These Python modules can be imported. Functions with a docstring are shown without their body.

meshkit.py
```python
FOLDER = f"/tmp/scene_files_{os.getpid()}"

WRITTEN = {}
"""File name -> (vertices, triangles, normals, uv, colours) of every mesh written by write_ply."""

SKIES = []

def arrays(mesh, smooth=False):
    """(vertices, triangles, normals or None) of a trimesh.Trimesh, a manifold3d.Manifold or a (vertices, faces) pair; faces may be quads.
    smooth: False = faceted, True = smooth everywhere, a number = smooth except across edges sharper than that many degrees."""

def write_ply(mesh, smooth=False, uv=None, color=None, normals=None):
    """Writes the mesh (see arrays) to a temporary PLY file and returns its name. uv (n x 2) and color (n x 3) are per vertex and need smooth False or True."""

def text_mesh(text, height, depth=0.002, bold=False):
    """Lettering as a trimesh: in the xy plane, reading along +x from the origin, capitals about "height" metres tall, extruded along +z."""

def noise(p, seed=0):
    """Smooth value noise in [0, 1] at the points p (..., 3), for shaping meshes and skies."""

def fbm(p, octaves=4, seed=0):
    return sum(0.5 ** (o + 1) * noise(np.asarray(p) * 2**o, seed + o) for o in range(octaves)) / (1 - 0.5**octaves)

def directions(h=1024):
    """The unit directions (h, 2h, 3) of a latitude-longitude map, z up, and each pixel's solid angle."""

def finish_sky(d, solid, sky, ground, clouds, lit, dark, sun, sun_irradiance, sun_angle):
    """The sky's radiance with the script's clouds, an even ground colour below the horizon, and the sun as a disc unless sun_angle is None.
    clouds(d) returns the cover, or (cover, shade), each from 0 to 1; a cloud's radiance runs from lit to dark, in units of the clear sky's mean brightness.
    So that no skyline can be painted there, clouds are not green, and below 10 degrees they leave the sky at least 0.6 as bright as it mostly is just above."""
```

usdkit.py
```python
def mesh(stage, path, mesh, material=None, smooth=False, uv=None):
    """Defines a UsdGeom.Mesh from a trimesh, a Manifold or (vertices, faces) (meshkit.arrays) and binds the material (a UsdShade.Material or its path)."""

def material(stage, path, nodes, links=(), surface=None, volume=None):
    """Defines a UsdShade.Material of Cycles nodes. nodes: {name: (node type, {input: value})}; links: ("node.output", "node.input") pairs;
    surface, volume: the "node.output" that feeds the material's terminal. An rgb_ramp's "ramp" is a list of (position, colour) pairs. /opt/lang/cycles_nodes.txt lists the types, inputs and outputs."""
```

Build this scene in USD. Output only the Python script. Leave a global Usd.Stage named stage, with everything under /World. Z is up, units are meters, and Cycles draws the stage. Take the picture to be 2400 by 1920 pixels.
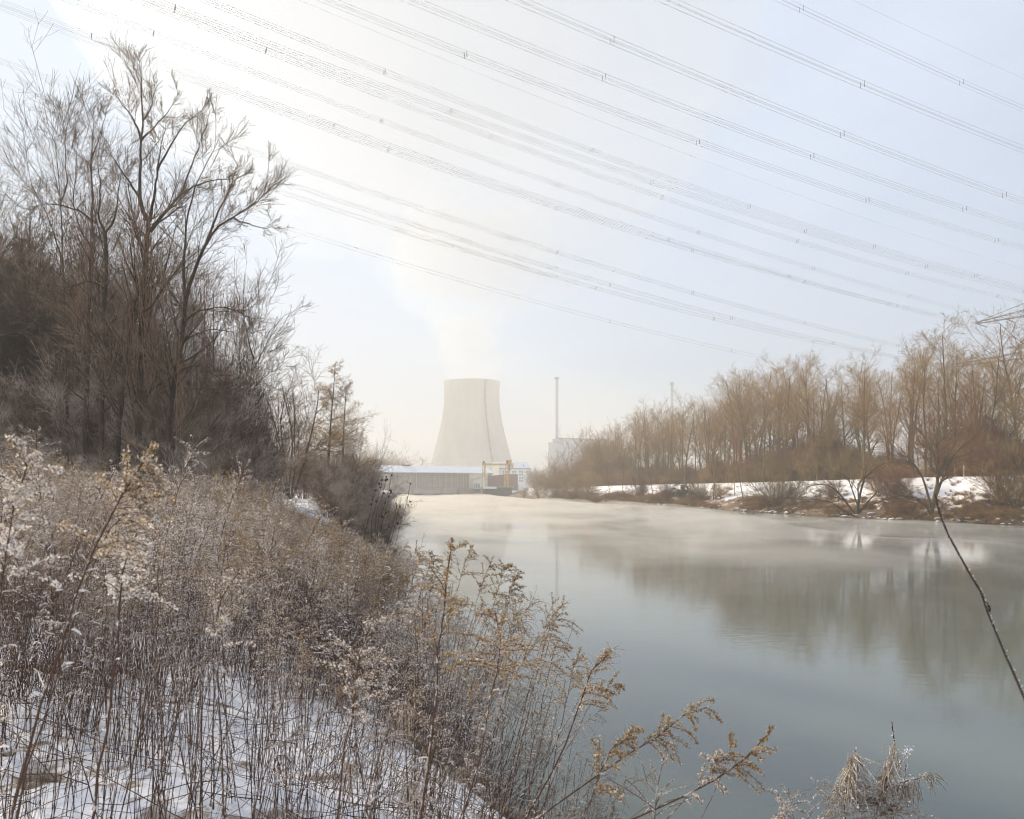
import math, random
import numpy as np
import trimesh
import manifold3d as m3
import meshkit, usdkit
from pxr import Usd, UsdGeom, UsdLux, UsdShade, Gf, Sdf, Vt

# ------------------------------------------------------------------ camera, sky, sun, exposure
stage = Usd.Stage.CreateInMemory()
UsdGeom.SetStageUpAxis(stage, 'Z')
UsdGeom.SetStageMetersPerUnit(stage, 1.0)
UsdGeom.Xform.Define(stage, '/World')
F, HOR, EYE = 2078.0, 1146.0, 4.2            # focal length in pixels of the photograph, horizon row, eye height over the water
cam = UsdGeom.Camera.Define(stage, '/World/camera')
cam.CreateHorizontalApertureAttr(36.0)
cam.CreateVerticalApertureAttr(36.0 * 819 / 1024)
cam.CreateFocalLengthAttr(36.0 * F / 2400)
cam.CreateVerticalApertureOffsetAttr((HOR - 960) / 2400 * 36)
cam.CreateClippingRangeAttr(Gf.Vec2f(0.05, 20000))
cam.CreateFStopAttr(8.0)
cam.CreateFocusDistanceAttr(14.0)
cam.AddTranslateOp().Set((0, 0, EYE))
cam.AddRotateXOp().Set(90.0)
cam.CreateExposureAttr(0.63)

SUN_AZ, SUN_EL = math.radians(-44), math.radians(26)
K = usdkit.material
sky_mat = K(stage, '/World/Looks/sky', {
    'tc': ('texture_coordinate', {}),
    'mp': ('mapping', {'scale': (1.0, 1.0, 2.2)}),
    'n': ('noise_texture', {'scale': 2.2, 'detail': 7.0, 'roughness': 0.55, 'distortion': 0.4}),
    'cover': ('map_range', {'from_min': 0.36, 'from_max': 0.62, 'to_min': 0.68, 'to_max': 0.90, 'clamp': True}),
    's': ('sky_texture', dict(sky_type='single_scattering', sun_disc=False, sun_elevation=SUN_EL, sun_rotation=SUN_AZ, altitude=350.0)),
    'lim': ('mix_color', {'blend_type': 'darken', 'fac': 1.0, 'b': (5.6, 6.5, 7.2)}),
    'm': ('mix_color', {'b': (4.9, 5.6, 6.75)}),
    'b': ('background_shader', {'strength': 0.1})},
    [('tc.generated', 'mp.vector'), ('mp.vector', 'n.vector'), ('n.fac', 'cover.value'), ('cover.result', 'm.fac'),
     ('s.color', 'lim.a'), ('lim.result', 'm.a'), ('m.result', 'b.color')], surface='b.background')
sky = UsdLux.DomeLight.Define(stage, '/World/sky')
UsdShade.MaterialBindingAPI.Apply(sky.GetPrim()).Bind(sky_mat)
sky.GetPrim().SetCustomDataByKey('kind', 'structure')
sun = UsdLux.DistantLight.Define(stage, '/World/sun')
sun.CreateIntensityAttr(1.15)
sun.CreateNormalizeAttr(True)
sun.CreateAngleAttr(2.5)
sun.CreateColorAttr(Gf.Vec3f(1.0, 0.84, 0.60))
sun.AddRotateZOp().Set(-math.degrees(SUN_AZ))
sun.AddRotateXOp().Set(math.degrees(SUN_EL) - 90.0)      # -z axis towards (-sun direction)

rng = np.random.default_rng(7)
# ------------------------------------------------------------------ helpers
def W(px, py, d):
    """A point at distance d along the view axis that the photograph shows at (px, py)."""
    return np.array([(px - 1200) / F * d, d, EYE - (py - HOR) / F * d])

used = {}
def numbered(parent, name):
    k = used.get((parent, name), 0)
    used[(parent, name)] = k + 1
    return name if k == 0 else f'{name}_{k:03d}'

def tag(p, label=None, cat=None, group=None, kind=None):
    p = p.GetPrim() if hasattr(p, 'GetPrim') else p
    for k, v in (('label', label), ('category', cat), ('group', group), ('kind', kind)):
        if v:
            p.SetCustomDataByKey(k, v)
    return p

def thing(name, label, cat, loc=(0, 0, 0), rz=0.0, group=None, scale=None):
    x = UsdGeom.Xform.Define(stage, '/World/' + numbered('/World', name))
    x.AddTranslateOp().Set(tuple(float(v) for v in loc))
    x.AddRotateZOp().Set(float(rz))
    if scale is not None:
        x.AddScaleOp().Set(tuple(float(v) for v in np.broadcast_to(scale, 3)))
    return tag(x, label, cat, group)

def part(parent, name, mesh, mat, smooth=False, label=None, kind=None):
    base = str(parent.GetPath()) if parent is not None else '/World'
    m = usdkit.mesh(stage, base + '/' + numbered(base, name), mesh, mat, smooth)
    return tag(m, label, None, None, kind)

def solo(name, mesh, mat, smooth=False, label=None, cat=None, group=None, kind=None):
    m = usdkit.mesh(stage, '/World/' + numbered('/World', name), mesh, mat, smooth)
    return tag(m, label, cat, group, kind)

def ref(name, src, label, cat, loc, rz=0.0, group=None, scale=None, tilt=None):
    """A copy of the thing src with its parts."""
    x = UsdGeom.Xform.Define(stage, '/World/' + numbered('/World', name))
    x.AddTranslateOp().Set(tuple(float(v) for v in loc))
    if tilt is not None:
        x.AddRotateXYZOp().Set((float(tilt[0]), float(tilt[1]), float(rz)))
    else:
        x.AddRotateZOp().Set(float(rz))
    if scale is not None:
        x.AddScaleOp().Set(tuple(float(v) for v in np.broadcast_to(scale, 3)))
    x.GetPrim().GetReferences().AddInternalReference(src)
    x.GetPrim().SetInstanceable(True)
    return tag(x, label, cat, group)

def proto(name):
    """A class prim that copies refer to; it is not drawn itself."""
    return stage.CreateClassPrim('/World/Kinds/' + name) if stage.GetPrimAtPath('/World/Kinds') else (stage.CreateClassPrim('/World/Kinds'), stage.CreateClassPrim('/World/Kinds/' + name))[1]

class MB:
    """Collects vertices and triangles of one mesh."""
    def __init__(s):
        s.v, s.f, s.n = [], [], 0
    def add(s, v, f):
        v = np.asarray(v, float); f = np.asarray(f, int)
        if f.shape[1] == 4:
            f = np.vstack([f[:, [0, 1, 2]], f[:, [0, 2, 3]]])
        s.v.append(v); s.f.append(f + s.n); s.n += len(v)
        return s
    def box(s, x0, x1, y0, y1, z0, z1, rz=0.0, at=(0, 0, 0)):
        v = np.array([[x, y, z] for x in (x0, x1) for y in (y0, y1) for z in (z0, z1)], float)
        f = [[0, 1, 3, 2], [4, 6, 7, 5], [0, 4, 5, 1], [2, 3, 7, 6], [0, 2, 6, 4], [1, 5, 7, 3]]
        if rz:
            c, q = math.cos(rz), math.sin(rz)
            v[:, :2] = v[:, :2] @ np.array([[c, q], [-q, c]])
        return s.add(v + np.asarray(at), f)
    def prism(s, corners, z0, z1):
        """corners: plan polygon, counter-clockwise; z0, z1 numbers or per-corner lists."""
        c = np.asarray(corners, float); n = len(c)
        z0 = np.broadcast_to(z0, n); z1 = np.broadcast_to(z1, n)
        v = np.vstack([np.c_[c, z0], np.c_[c, z1]])
        f = [[i, (i + 1) % n, n + (i + 1) % n, n + i] for i in range(n)]
        t = [[0, i + 1, i] for i in range(1, n - 1)] + [[n, n + i, n + i + 1] for i in range(1, n - 1)]
        s.add(v, f); s.f.append(np.array(t) + s.n - len(v))
        return s
    def tubes(s, P, R, sides=3, cap=False):
        """P: N x K x 3 paths, R: N x K radii."""
        P = np.asarray(P, float); R = np.asarray(R, float)
        if P.ndim == 2:
            P, R = P[None], R[None]
        N, Kk = P.shape[:2]
        if N == 0:
            return s
        T = np.gradient(P, axis=1)
        T /= np.linalg.norm(T, axis=2, keepdims=True) + 1e-9
        up = np.where(np.abs(T[..., 2:]) < 0.92, np.array([0, 0, 1.0]), np.array([1.0, 0, 0]))
        mean = T.mean(1, keepdims=True)
        ref_up = np.where(np.abs(mean[..., 2:]) < 0.8, np.array([0, 0, 1.0]), np.array([0.8, 0.6, 0]))
        A = np.cross(T, np.broadcast_to(ref_up, T.shape)); A /= np.linalg.norm(A, axis=2, keepdims=True) + 1e-9
        B = np.cross(T, A)
        a = np.arange(sides) * 2 * np.pi / sides
        V = P[:, :, None] + R[:, :, None, None] * (np.cos(a)[:, None] * A[:, :, None] + np.sin(a)[:, None] * B[:, :, None])
        i, j = np.meshgrid(np.arange(Kk - 1), np.arange(sides), indexing='ij')
        q = np.stack([i * sides + j, i * sides + (j + 1) % sides, (i + 1) * sides + (j + 1) % sides, (i + 1) * sides + j], -1).reshape(-1, 4)
        q = np.vstack([q[:, [0, 1, 2]], q[:, [0, 2, 3]]])
        f = (q[None] + (np.arange(N) * Kk * sides)[:, None, None]).reshape(-1, 3)
        s.add(V.reshape(-1, 3), f)
        if cap:
            for e in (0, Kk - 1):
                base = np.arange(N) * Kk * sides + e * sides
                tri = [(0, k + 1, k) if e == 0 else (0, k, k + 1) for k in range(1, sides - 1)]
                s.f.append((base[:, None, None] + np.array(tri)[None]).reshape(-1, 3) + s.n - N * Kk * sides)
        return s
    def tube(s, pts, r, sides=6, cap=True):
        pts = np.asarray(pts, float)
        return s.tubes(pts[None], np.broadcast_to(r, len(pts))[None], sides, cap)
    def mesh(s):
        return np.vstack(s.v), np.vstack(s.f)
    def count(s):
        return sum(len(x) for x in s.f)

def grid(xs_fn, us, vs):
    """Height sheet: xs_fn(u, v) -> x, y, z arrays over the grid us x vs."""
    U, V = np.meshgrid(us, vs, indexing='ij')
    x, y, z = xs_fn(U, V)
    n, m = U.shape
    v = np.stack([x, y, z], -1).reshape(-1, 3)
    i, j = np.meshgrid(np.arange(n - 1), np.arange(m - 1), indexing='ij')
    k = i * m + j
    q = np.stack([k, k + m, k + m + 1, k + 1], -1).reshape(-1, 4)
    return v, np.vstack([q[:, [0, 1, 2]], q[:, [0, 2, 3]]])

def lathe(profile, n, at=(0, 0, 0), ripple=0.0, teeth=0):
    """profile: (radius, z) rows from bottom to top."""
    p = np.asarray(profile, float)
    a = np.arange(n) * 2 * np.pi / n
    rr = p[:, 0][:, None] + (ripple * (np.arange(n) % max(1, n // teeth) == 0) if teeth else 0.0)
    v = np.stack([rr * np.cos(a), rr * np.sin(a), np.broadcast_to(p[:, 1][:, None], rr.shape if teeth else (len(p), n))], -1) if teeth else \
        np.stack([p[:, 0][:, None] * np.cos(a), p[:, 0][:, None] * np.sin(a), np.repeat(p[:, 1][:, None], n, 1)], -1)
    i, j = np.meshgrid(np.arange(len(p) - 1), np.arange(n), indexing='ij')
    q = np.stack([i * n + j, i * n + (j + 1) % n, (i + 1) * n + (j + 1) % n, (i + 1) * n + j], -1).reshape(-1, 4)
    return v.reshape(-1, 3) + np.asarray(at), np.vstack([q[:, [0, 1, 2]], q[:, [0, 2, 3]]])

# ------------------------------------------------------------------ materials
def mat(name, c1, c2, scale=3.0, rough=0.8, detail=5.0, bump=0.0, bscale=None, lo=0.35, hi=0.65, stretch=(1, 1, 1), spec=0.3, coord='geometry.position', extra=None):
    """Two colours mixed by noise, with fine relief."""
    nodes = {'g': (coord.split('.')[0], {}), 'mp': ('mapping', {'scale': stretch}),
             'n': ('noise_texture', {'scale': scale, 'detail': detail, 'roughness': 0.6}),
             'r': ('rgb_ramp', {'ramp': [(0.0, c1), (lo, c1), (hi, c2), (1.0, c2)]}),
             'p': ('principled_bsdf', {'roughness': rough, 'specular_ior_level': spec})}
    links = [('g.' + coord.split('.')[1], 'mp.vector'), ('mp.vector', 'n.vector'), ('n.fac', 'r.fac'), ('r.color', 'p.base_color')]
    if bump:
        nodes['n2'] = ('noise_texture', {'scale': bscale or scale * 4, 'detail': 4.0})
        nodes['bp'] = ('bump', {'strength': bump, 'distance': 0.05})
        links += [('mp.vector', 'n2.vector'), ('n2.fac', 'bp.height'), ('bp.normal', 'p.normal')]
    return K(stage, '/World/Looks/' + name, nodes, links, surface='p.BSDF')

M = {}
M['snow'] = mat('snow', (0.82, 0.83, 0.86), (0.70, 0.71, 0.74), 1.5, 0.7, bump=0.5, bscale=9.0, lo=0.5, hi=0.8)
# near bank: snow on the flat, bare earth and matted grass where it is steep and in scattered hollows
M['near_snow'] = K(stage, '/World/Looks/near_snow', {
    'g': ('geometry', {}), 'xyz': ('separate_xyz', {}), 'n': ('noise_texture', {'scale': 1.7, 'detail': 7.0, 'roughness': 0.65}),
    'h': ('map_range', {'from_min': 0.62, 'from_max': 0.93, 'to_min': 0.42, 'to_max': 0.0, 'clamp': True}), 'a': ('math', {'math_type': 'add'}),
    'r': ('rgb_ramp', {'ramp': [(0.0, (0.82, 0.83, 0.86)), (0.565, (0.78, 0.78, 0.82)), (0.615, (0.32, 0.27, 0.23)), (0.70, (0.085, 0.062, 0.045)), (1.0, (0.06, 0.045, 0.035))]}),
    'n2': ('noise_texture', {'scale': 9.0, 'detail': 5.0}), 'bp': ('bump', {'strength': 0.6, 'distance': 0.06}),
    'p': ('principled_bsdf', {'roughness': 0.8, 'specular_ior_level': 0.2})},
    [('g.normal', 'xyz.vector'), ('xyz.z', 'h.value'), ('g.position', 'n.vector'), ('n.fac', 'a.value1'), ('h.result', 'a.value2'), ('a.value', 'r.fac'), ('r.color', 'p.base_color'),
     ('g.position', 'n2.vector'), ('n2.fac', 'bp.height'), ('bp.normal', 'p.normal')], surface='p.BSDF')
M['roof_snow'] = mat('roof_snow', (0.82, 0.84, 0.87), (0.78, 0.80, 0.83), 0.2, 0.7)
# snow on the far slope with bare brown earth and dead grass showing through, more of it low down
M['slope'] = K(stage, '/World/Looks/slope', {
    'g': ('geometry', {}), 'mp': ('mapping', {'scale': (1.0, 0.45, 1.0)}),
    'n': ('noise_texture', {'scale': 0.55, 'detail': 8.0, 'roughness': 0.68}),
    'xyz': ('separate_xyz', {}), 'h': ('map_range', {'from_min': 0.0, 'from_max': 5.0, 'to_min': 0.25, 'to_max': -0.14, 'clamp': True}),
    'a': ('math', {'math_type': 'add'}),
    'r': ('rgb_ramp', {'ramp': [(0.0, (0.82, 0.83, 0.86)), (0.54, (0.80, 0.80, 0.83)), (0.60, (0.22, 0.15, 0.10)), (0.72, (0.13, 0.085, 0.055)), (1.0, (0.10, 0.07, 0.05))]}),
    'n2': ('noise_texture', {'scale': 3.0, 'detail': 5.0}), 'bp': ('bump', {'strength': 0.7, 'distance': 0.15}),
    'p': ('principled_bsdf', {'roughness': 0.85, 'specular_ior_level': 0.2})},
    [('g.position', 'mp.vector'), ('mp.vector', 'n.vector'), ('g.position', 'xyz.vector'), ('xyz.z', 'h.value'), ('n.fac', 'a.value1'), ('h.result', 'a.value2'),
     ('a.value', 'r.fac'), ('r.color', 'p.base_color'), ('mp.vector', 'n2.vector'), ('n2.fac', 'bp.height'), ('bp.normal', 'p.normal')], surface='p.BSDF')
M['water'] = K(stage, '/World/Looks/water', {
    'g': ('geometry', {}), 'mp': ('mapping', {'scale': (0.55, 1.0, 1.0)}), 'mp2': ('mapping', {'scale': (0.05, 0.11, 1.0)}),
    'n': ('noise_texture', {'scale': 2.6, 'detail': 3.0, 'roughness': 0.5}), 'n2': ('noise_texture', {'scale': 1.0, 'detail': 3.0}),
    'k': ('map_range', {'from_min': 0.35, 'from_max': 0.7, 'to_min': 0.15, 'to_max': 1.0, 'clamp': True}),
    'h': ('math', {'math_type': 'multiply'}),
    'bp': ('bump', {'strength': 0.16, 'distance': 0.03}),
    'p': ('principled_bsdf', {'base_color': (0.108, 0.13, 0.116), 'roughness': 0.06, 'ior': 1.33, 'specular_ior_level': 0.5})},
    [('g.position', 'mp.vector'), ('g.position', 'mp2.vector'), ('mp.vector', 'n.vector'), ('mp2.vector', 'n2.vector'), ('n2.fac', 'k.value'), ('n.fac', 'h.value1'), ('k.result', 'h.value2'),
     ('h.value', 'bp.height'), ('bp.normal', 'p.normal')], surface='p.BSDF')
M['concrete'] = mat('concrete', (0.36, 0.33, 0.30), (0.50, 0.465, 0.42), 0.09, 0.9, stretch=(1, 1, 0.10), lo=0.3, hi=0.7)
M['cream'] = mat('cream_plaster', (0.78, 0.72, 0.55), (0.72, 0.66, 0.50), 0.3, 0.9)
M['white_wall'] = mat('white_wall', (0.82, 0.79, 0.71), (0.78, 0.75, 0.67), 0.3, 0.9)
M['grey_wall'] = mat('grey_wall', (0.44, 0.44, 0.45), (0.49, 0.48, 0.48), 0.1, 0.9)
M['base_wall'] = mat('weir_wall', (0.55, 0.48, 0.41), (0.44, 0.38, 0.32), 0.25, 0.9, stretch=(1, 1, 2.5), bump=0.3)
M['pier'] = mat('pier_concrete', (0.42, 0.39, 0.31), (0.27, 0.24, 0.17), 0.35, 0.9, stretch=(1, 1, 0.5))
M['pane'] = mat('glass_brick', (0.09, 0.075, 0.06), (0.20, 0.165, 0.13), 0.7, 0.25, spec=0.5)
M['mullion'] = mat('mullion', (0.56, 0.48, 0.40), (0.50, 0.43, 0.36), 0.5, 0.8)
M['brick'] = K(stage, '/World/Looks/brick', {
    'tc': ('texture_coordinate', {}), 'b': ('brick_texture', {'color1': (0.23, 0.125, 0.095), 'color2': (0.19, 0.105, 0.085), 'mortar': (0.30, 0.25, 0.22), 'scale': 1.0, 'brick_width': 0.6, 'row_height': 0.22, 'mortar_size': 0.015}),
    'mp': ('mapping', {'rotation': (math.pi / 2, 0, 0)}), 'p': ('principled_bsdf', {'roughness': 0.9})},
    [('tc.object', 'mp.vector'), ('mp.vector', 'b.vector'), ('b.color', 'p.base_color')], surface='p.BSDF')
M['dark_steel'] = mat('sheet_pile', (0.045, 0.055, 0.055), (0.09, 0.085, 0.075), 0.6, 0.7, stretch=(1, 1, 0.4))
M['steel'] = mat('galvanised', (0.20, 0.20, 0.20), (0.26, 0.25, 0.24), 2.0, 0.5)
M['yellow'] = mat('crane_yellow', (0.66, 0.41, 0.09), (0.56, 0.33, 0.07), 0.7, 0.6)
M['dark_window'] = mat('dark_window', (0.10, 0.10, 0.11), (0.14, 0.14, 0.15), 0.5, 0.2, spec=0.5)
M['rust'] = mat('rusty', (0.25, 0.11, 0.05), (0.18, 0.09, 0.05), 1.0, 0.9)

# ------------------------------------------------------------------ terrain, water
LX = np.array([[-400, 60], [-30, 26], [-5, 10.5], [0, 6.2], [3, 2.9], [5, 1.6], [7, 0.7], [9, 0.0], [12, -0.8], [16, -1.95], [25, -4.0], [40, -6.7], [70, -11.3], [112, -16.6], [160, -22.7], [300, -41.5], [470, -62.5], [520, -80.0], [640, -82.0]], float)
RX = np.array([[-400, 260], [0, 110], [60, 75], [80, 66], [101, 58.5], [112, 53.5], [141, 47.0], [182, 41.0], [242, 28.5], [336, 12.5], [436, 1.5], [520, -3.0], [640, -3.0]], float)
from scipy.interpolate import PchipInterpolator
lx = PchipInterpolator(LX[:, 0], LX[:, 1])
rx = PchipInterpolator(RX[:, 0], RX[:, 1])

LP = np.array([[-6, -2.5], [-3, -1.3], [0, 0], [0.8, 1.5], [1.5, 2.3], [3.0, 2.62], [6.0, 2.8], [9.0, 3.3], [12.0, 4.3], [16.0, 5.3], [25, 5.8], [60, 6.5], [4000, 7.0]], float)
lprof = PchipInterpolator(LP[:, 0], LP[:, 1])
def left_z(x, y):
    d = lx(y) - x
    k = 1.0 / np.sqrt(1.0 + 0.5 * np.clip(1 - np.asarray(y) / 20.0, 0, 1) ** 2 * 1.0)
    d = d * k
    p = np.stack([np.asarray(x, float), np.asarray(y, float), np.zeros_like(np.asarray(x, float) + np.asarray(y, float))], -1) if np.ndim(x) else np.array([x, y, 0.0])
    bumps = (meshkit.fbm(p * 0.9, 4, 3) - 0.5) * 0.26 + (meshkit.fbm(p * 3.6, 3, 9) - 0.5) * 0.13
    return lprof(d) + bumps * np.clip(d / 2.0, 0, 1) + np.interp(y, [14, 45], [0, 0.6]) * np.clip(d / 3.0, 0, 1)

RP = np.array([[-8, -3], [-3, -1.3], [0, 0.0], [1.5, 0.9], [5.0, 2.2], [9.0, 4.3], [12.0, 5.75], [14.0, 6.0], [17.0, 6.0], [22.0, 4.4], [40, 4.2], [4000, 4.5]], float)
rprof = PchipInterpolator(RP[:, 0], RP[:, 1])
def right_z(x, y):
    d = np.asarray(x, float) - rx(y)
    k = np.interp(y, [60, 140, 260, 436], [0.9, 0.95, 0.85, 0.75])
    h = np.interp(y, [60, 110, 200, 300, 436], [1.02, 1.0, 0.94, 0.88, 0.8])
    p = np.stack([d, np.asarray(y, float) + 0 * d, 0 * d], -1)
    bumps = (meshkit.fbm(p * 0.35, 4, 5) - 0.5) * 0.9
    return rprof(d * k) * h + bumps * np.clip(d / 3.0, 0, 1) * np.clip((16 - d) / 6, 0.15, 1)

ys = np.concatenate([np.linspace(-400, -20, 12), np.linspace(-15, 0, 16), np.arange(0.4, 16, 0.14), np.arange(16, 40, 0.4), np.arange(40, 120, 1.2), np.arange(120, 641, 10)])
ds = np.concatenate([np.arange(-6, 0, 1.0), np.arange(0, 14, 0.14), np.arange(14, 30, 0.5), np.arange(30, 80, 4), [90, 120, 200, 400, 900, 2300]])
def lf(d, y):
    x = lx(y) - d
    return x, y, left_z(x, y)
v, f = grid(lf, ds, ys)
solo('left_bank', (v, f[:, ::-1]), M['near_snow'], True, 'snow-covered near river bank', kind='structure')
ys = np.concatenate([np.linspace(-400, 40, 10), np.arange(50, 260, 0.8), np.arange(260, 641, 3)])
ds = np.concatenate([np.arange(-8, 0, 1.0), np.arange(0, 20, 0.4), np.arange(20, 60, 4), [70, 100, 200, 500, 1000, 2200]])
def rf(d, y):
    x = rx(y) + d
    return x, y, right_z(x, y)
solo('far_bank', grid(rf, ds, ys), M['slope'], True, 'snowy far embankment', kind='structure')
solo('far_ground', grid(lambda u, w: (u, w, 3.4 + 0 * u), np.linspace(-2500, 2500, 20), np.linspace(552, 2600, 12)), M['snow'], False, 'flat snowy ground behind the weir', kind='structure')
solo('river_water', grid(lambda u, w: (u, w, 0 * u), np.linspace(-300, 320, 12), np.linspace(-390, 545, 12)), M['water'], False, 'calm grey-green river', kind='structure')

# ------------------------------------------------------------------ cooling tower, power station
TD = 1310.0
TX = W(1106, 0, TD)[0]
tower = thing('cooling_tower', 'huge pale concrete cooling tower with waisted flared shape and steam above', 'cooling tower', (TX, TD, 3.4))
zz = np.array([8, 20, 37, 64, 99, 127, 145, 158.2, 158.9, 158.9, 145, 120, 100])
dd = np.array([140, 131, 120.5, 106, 89, 81.2, 80.8, 82.6, 83.4, 82.0, 79.6, 79.4, 87.0])
part(tower, 'shell', lathe(np.c_[np.interp(np.arange(0, 13, 0.5), np.arange(13), dd) / 2, np.interp(np.arange(0, 13, 0.5), np.arange(13), zz)], 576, ripple=0.35, teeth=144), M['concrete'], False)
cols = MB()
for k in range(48):
    a, b, c = (k * 2 * math.pi / 48, (k + 0.5) * 2 * math.pi / 48, (k + 1) * 2 * math.pi / 48)
    for q, r in ((a, b), (c, b)):
        cols.tube([(73 * math.cos(q), 73 * math.sin(q), -0.4), (70 * math.cos(r), 70 * math.sin(r), 8.3)], 0.6, 4)
part(tower, 'support_columns', cols.mesh(), M['concrete'])
lad, plats = MB(), []
hs = np.linspace(9, 158, 60)
rad = np.interp(hs, zz[:8], dd[:8]) / 2 + 0.7
az = np.radians(np.interp(hs, [0, 60, 158], [-57.5, -59.0, -60.5]))
lad.tube(np.c_[rad * np.cos(az), rad * np.sin(az), hs], 0.75, 4)
part(tower, 'ladder', lad.mesh(), M['dark_steel'])
for k in range(4, 60, 5):
    part(tower, 'ladder_platform', MB().box(-1.4, 1.4, -1.6, 1.6, -0.5, 0.6, az[k], (rad[k] * math.cos(az[k]), rad[k] * math.sin(az[k]), hs[k])).mesh(), M['dark_steel'])

M['tower'] = K(stage, '/World/Looks/tower_concrete', {
    'g': ('geometry', {}), 'm1': ('mapping', {'scale': (1, 1, 0.08)}), 'm2': ('mapping', {'scale': (0.004, 0.004, 1)}),
    'n1': ('noise_texture', {'scale': 0.11, 'detail': 6.0, 'roughness': 0.6}), 'n2': ('noise_texture', {'scale': 0.55, 'detail': 2.0}), 'n3': ('noise_texture', {'scale': 0.02, 'detail': 4.0}),
    'a': ('math', {'math_type': 'add'}), 'b': ('math', {'math_type': 'multiply_add', 'value2': 0.45}), 'c': ('math', {'math_type': 'multiply', 'value2': 0.41}),
    'r': ('rgb_ramp', {'ramp': [(0.0, (0.37, 0.335, 0.28)), (0.36, (0.45, 0.41, 0.35)), (0.62, (0.64, 0.595, 0.515)), (1.0, (0.70, 0.66, 0.575))]}), 'p': ('principled_bsdf', {'roughness': 0.9})},
    [('g.position', 'm1.vector'), ('g.position', 'm2.vector'), ('g.position', 'n3.vector'), ('m1.vector', 'n1.vector'), ('m2.vector', 'n2.vector'), ('n1.fac', 'a.value1'), ('n3.fac', 'a.value2'), ('n2.fac', 'b.value1'), ('a.value', 'b.value3'),
     ('b.value', 'c.value1'), ('c.value', 'r.fac'), ('r.color', 'p.base_color')], surface='p.BSDF')
UsdShade.MaterialBindingAPI.Apply(stage.GetPrimAtPath('/World/cooling_tower/shell')).Bind(M['tower'])
# slim chimneys
def chimney(name, label, px, top, d, r, rings, base):
    x = W(px, top, d)
    t = thing(name, label, 'chimney', (x[0], d, 3.4))
    H = x[2] - 3.4
    part(t, 'shaft', lathe([(r * 1.06, base), (r, H * 0.6), (r * 0.92, H - 1.2), (r * 0.92, H), (r * 0.8, H), (r * 0.8, H - 4)], 40), M['grey_wall'], 40)
    for z in rings:
        part(t, 'gallery', lathe([(r * 0.9, H * z), (r * 1.75, H * z), (r * 1.75, H * z + 1.0), (r * 0.9, H * z + 1.0)], 40), M['steel'])
chimney('exhaust_chimney', 'slim pale chimney with two galleries rising behind the grey reactor hall', 1305, 884, 1000.0, 1.75, (0.985, 0.435), 0)
chimney('exhaust_chimney', 'slim faint chimney standing above the bare trees on the right', 1575, 895, 1190.0, 2.1, (0.975,), 0)

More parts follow.
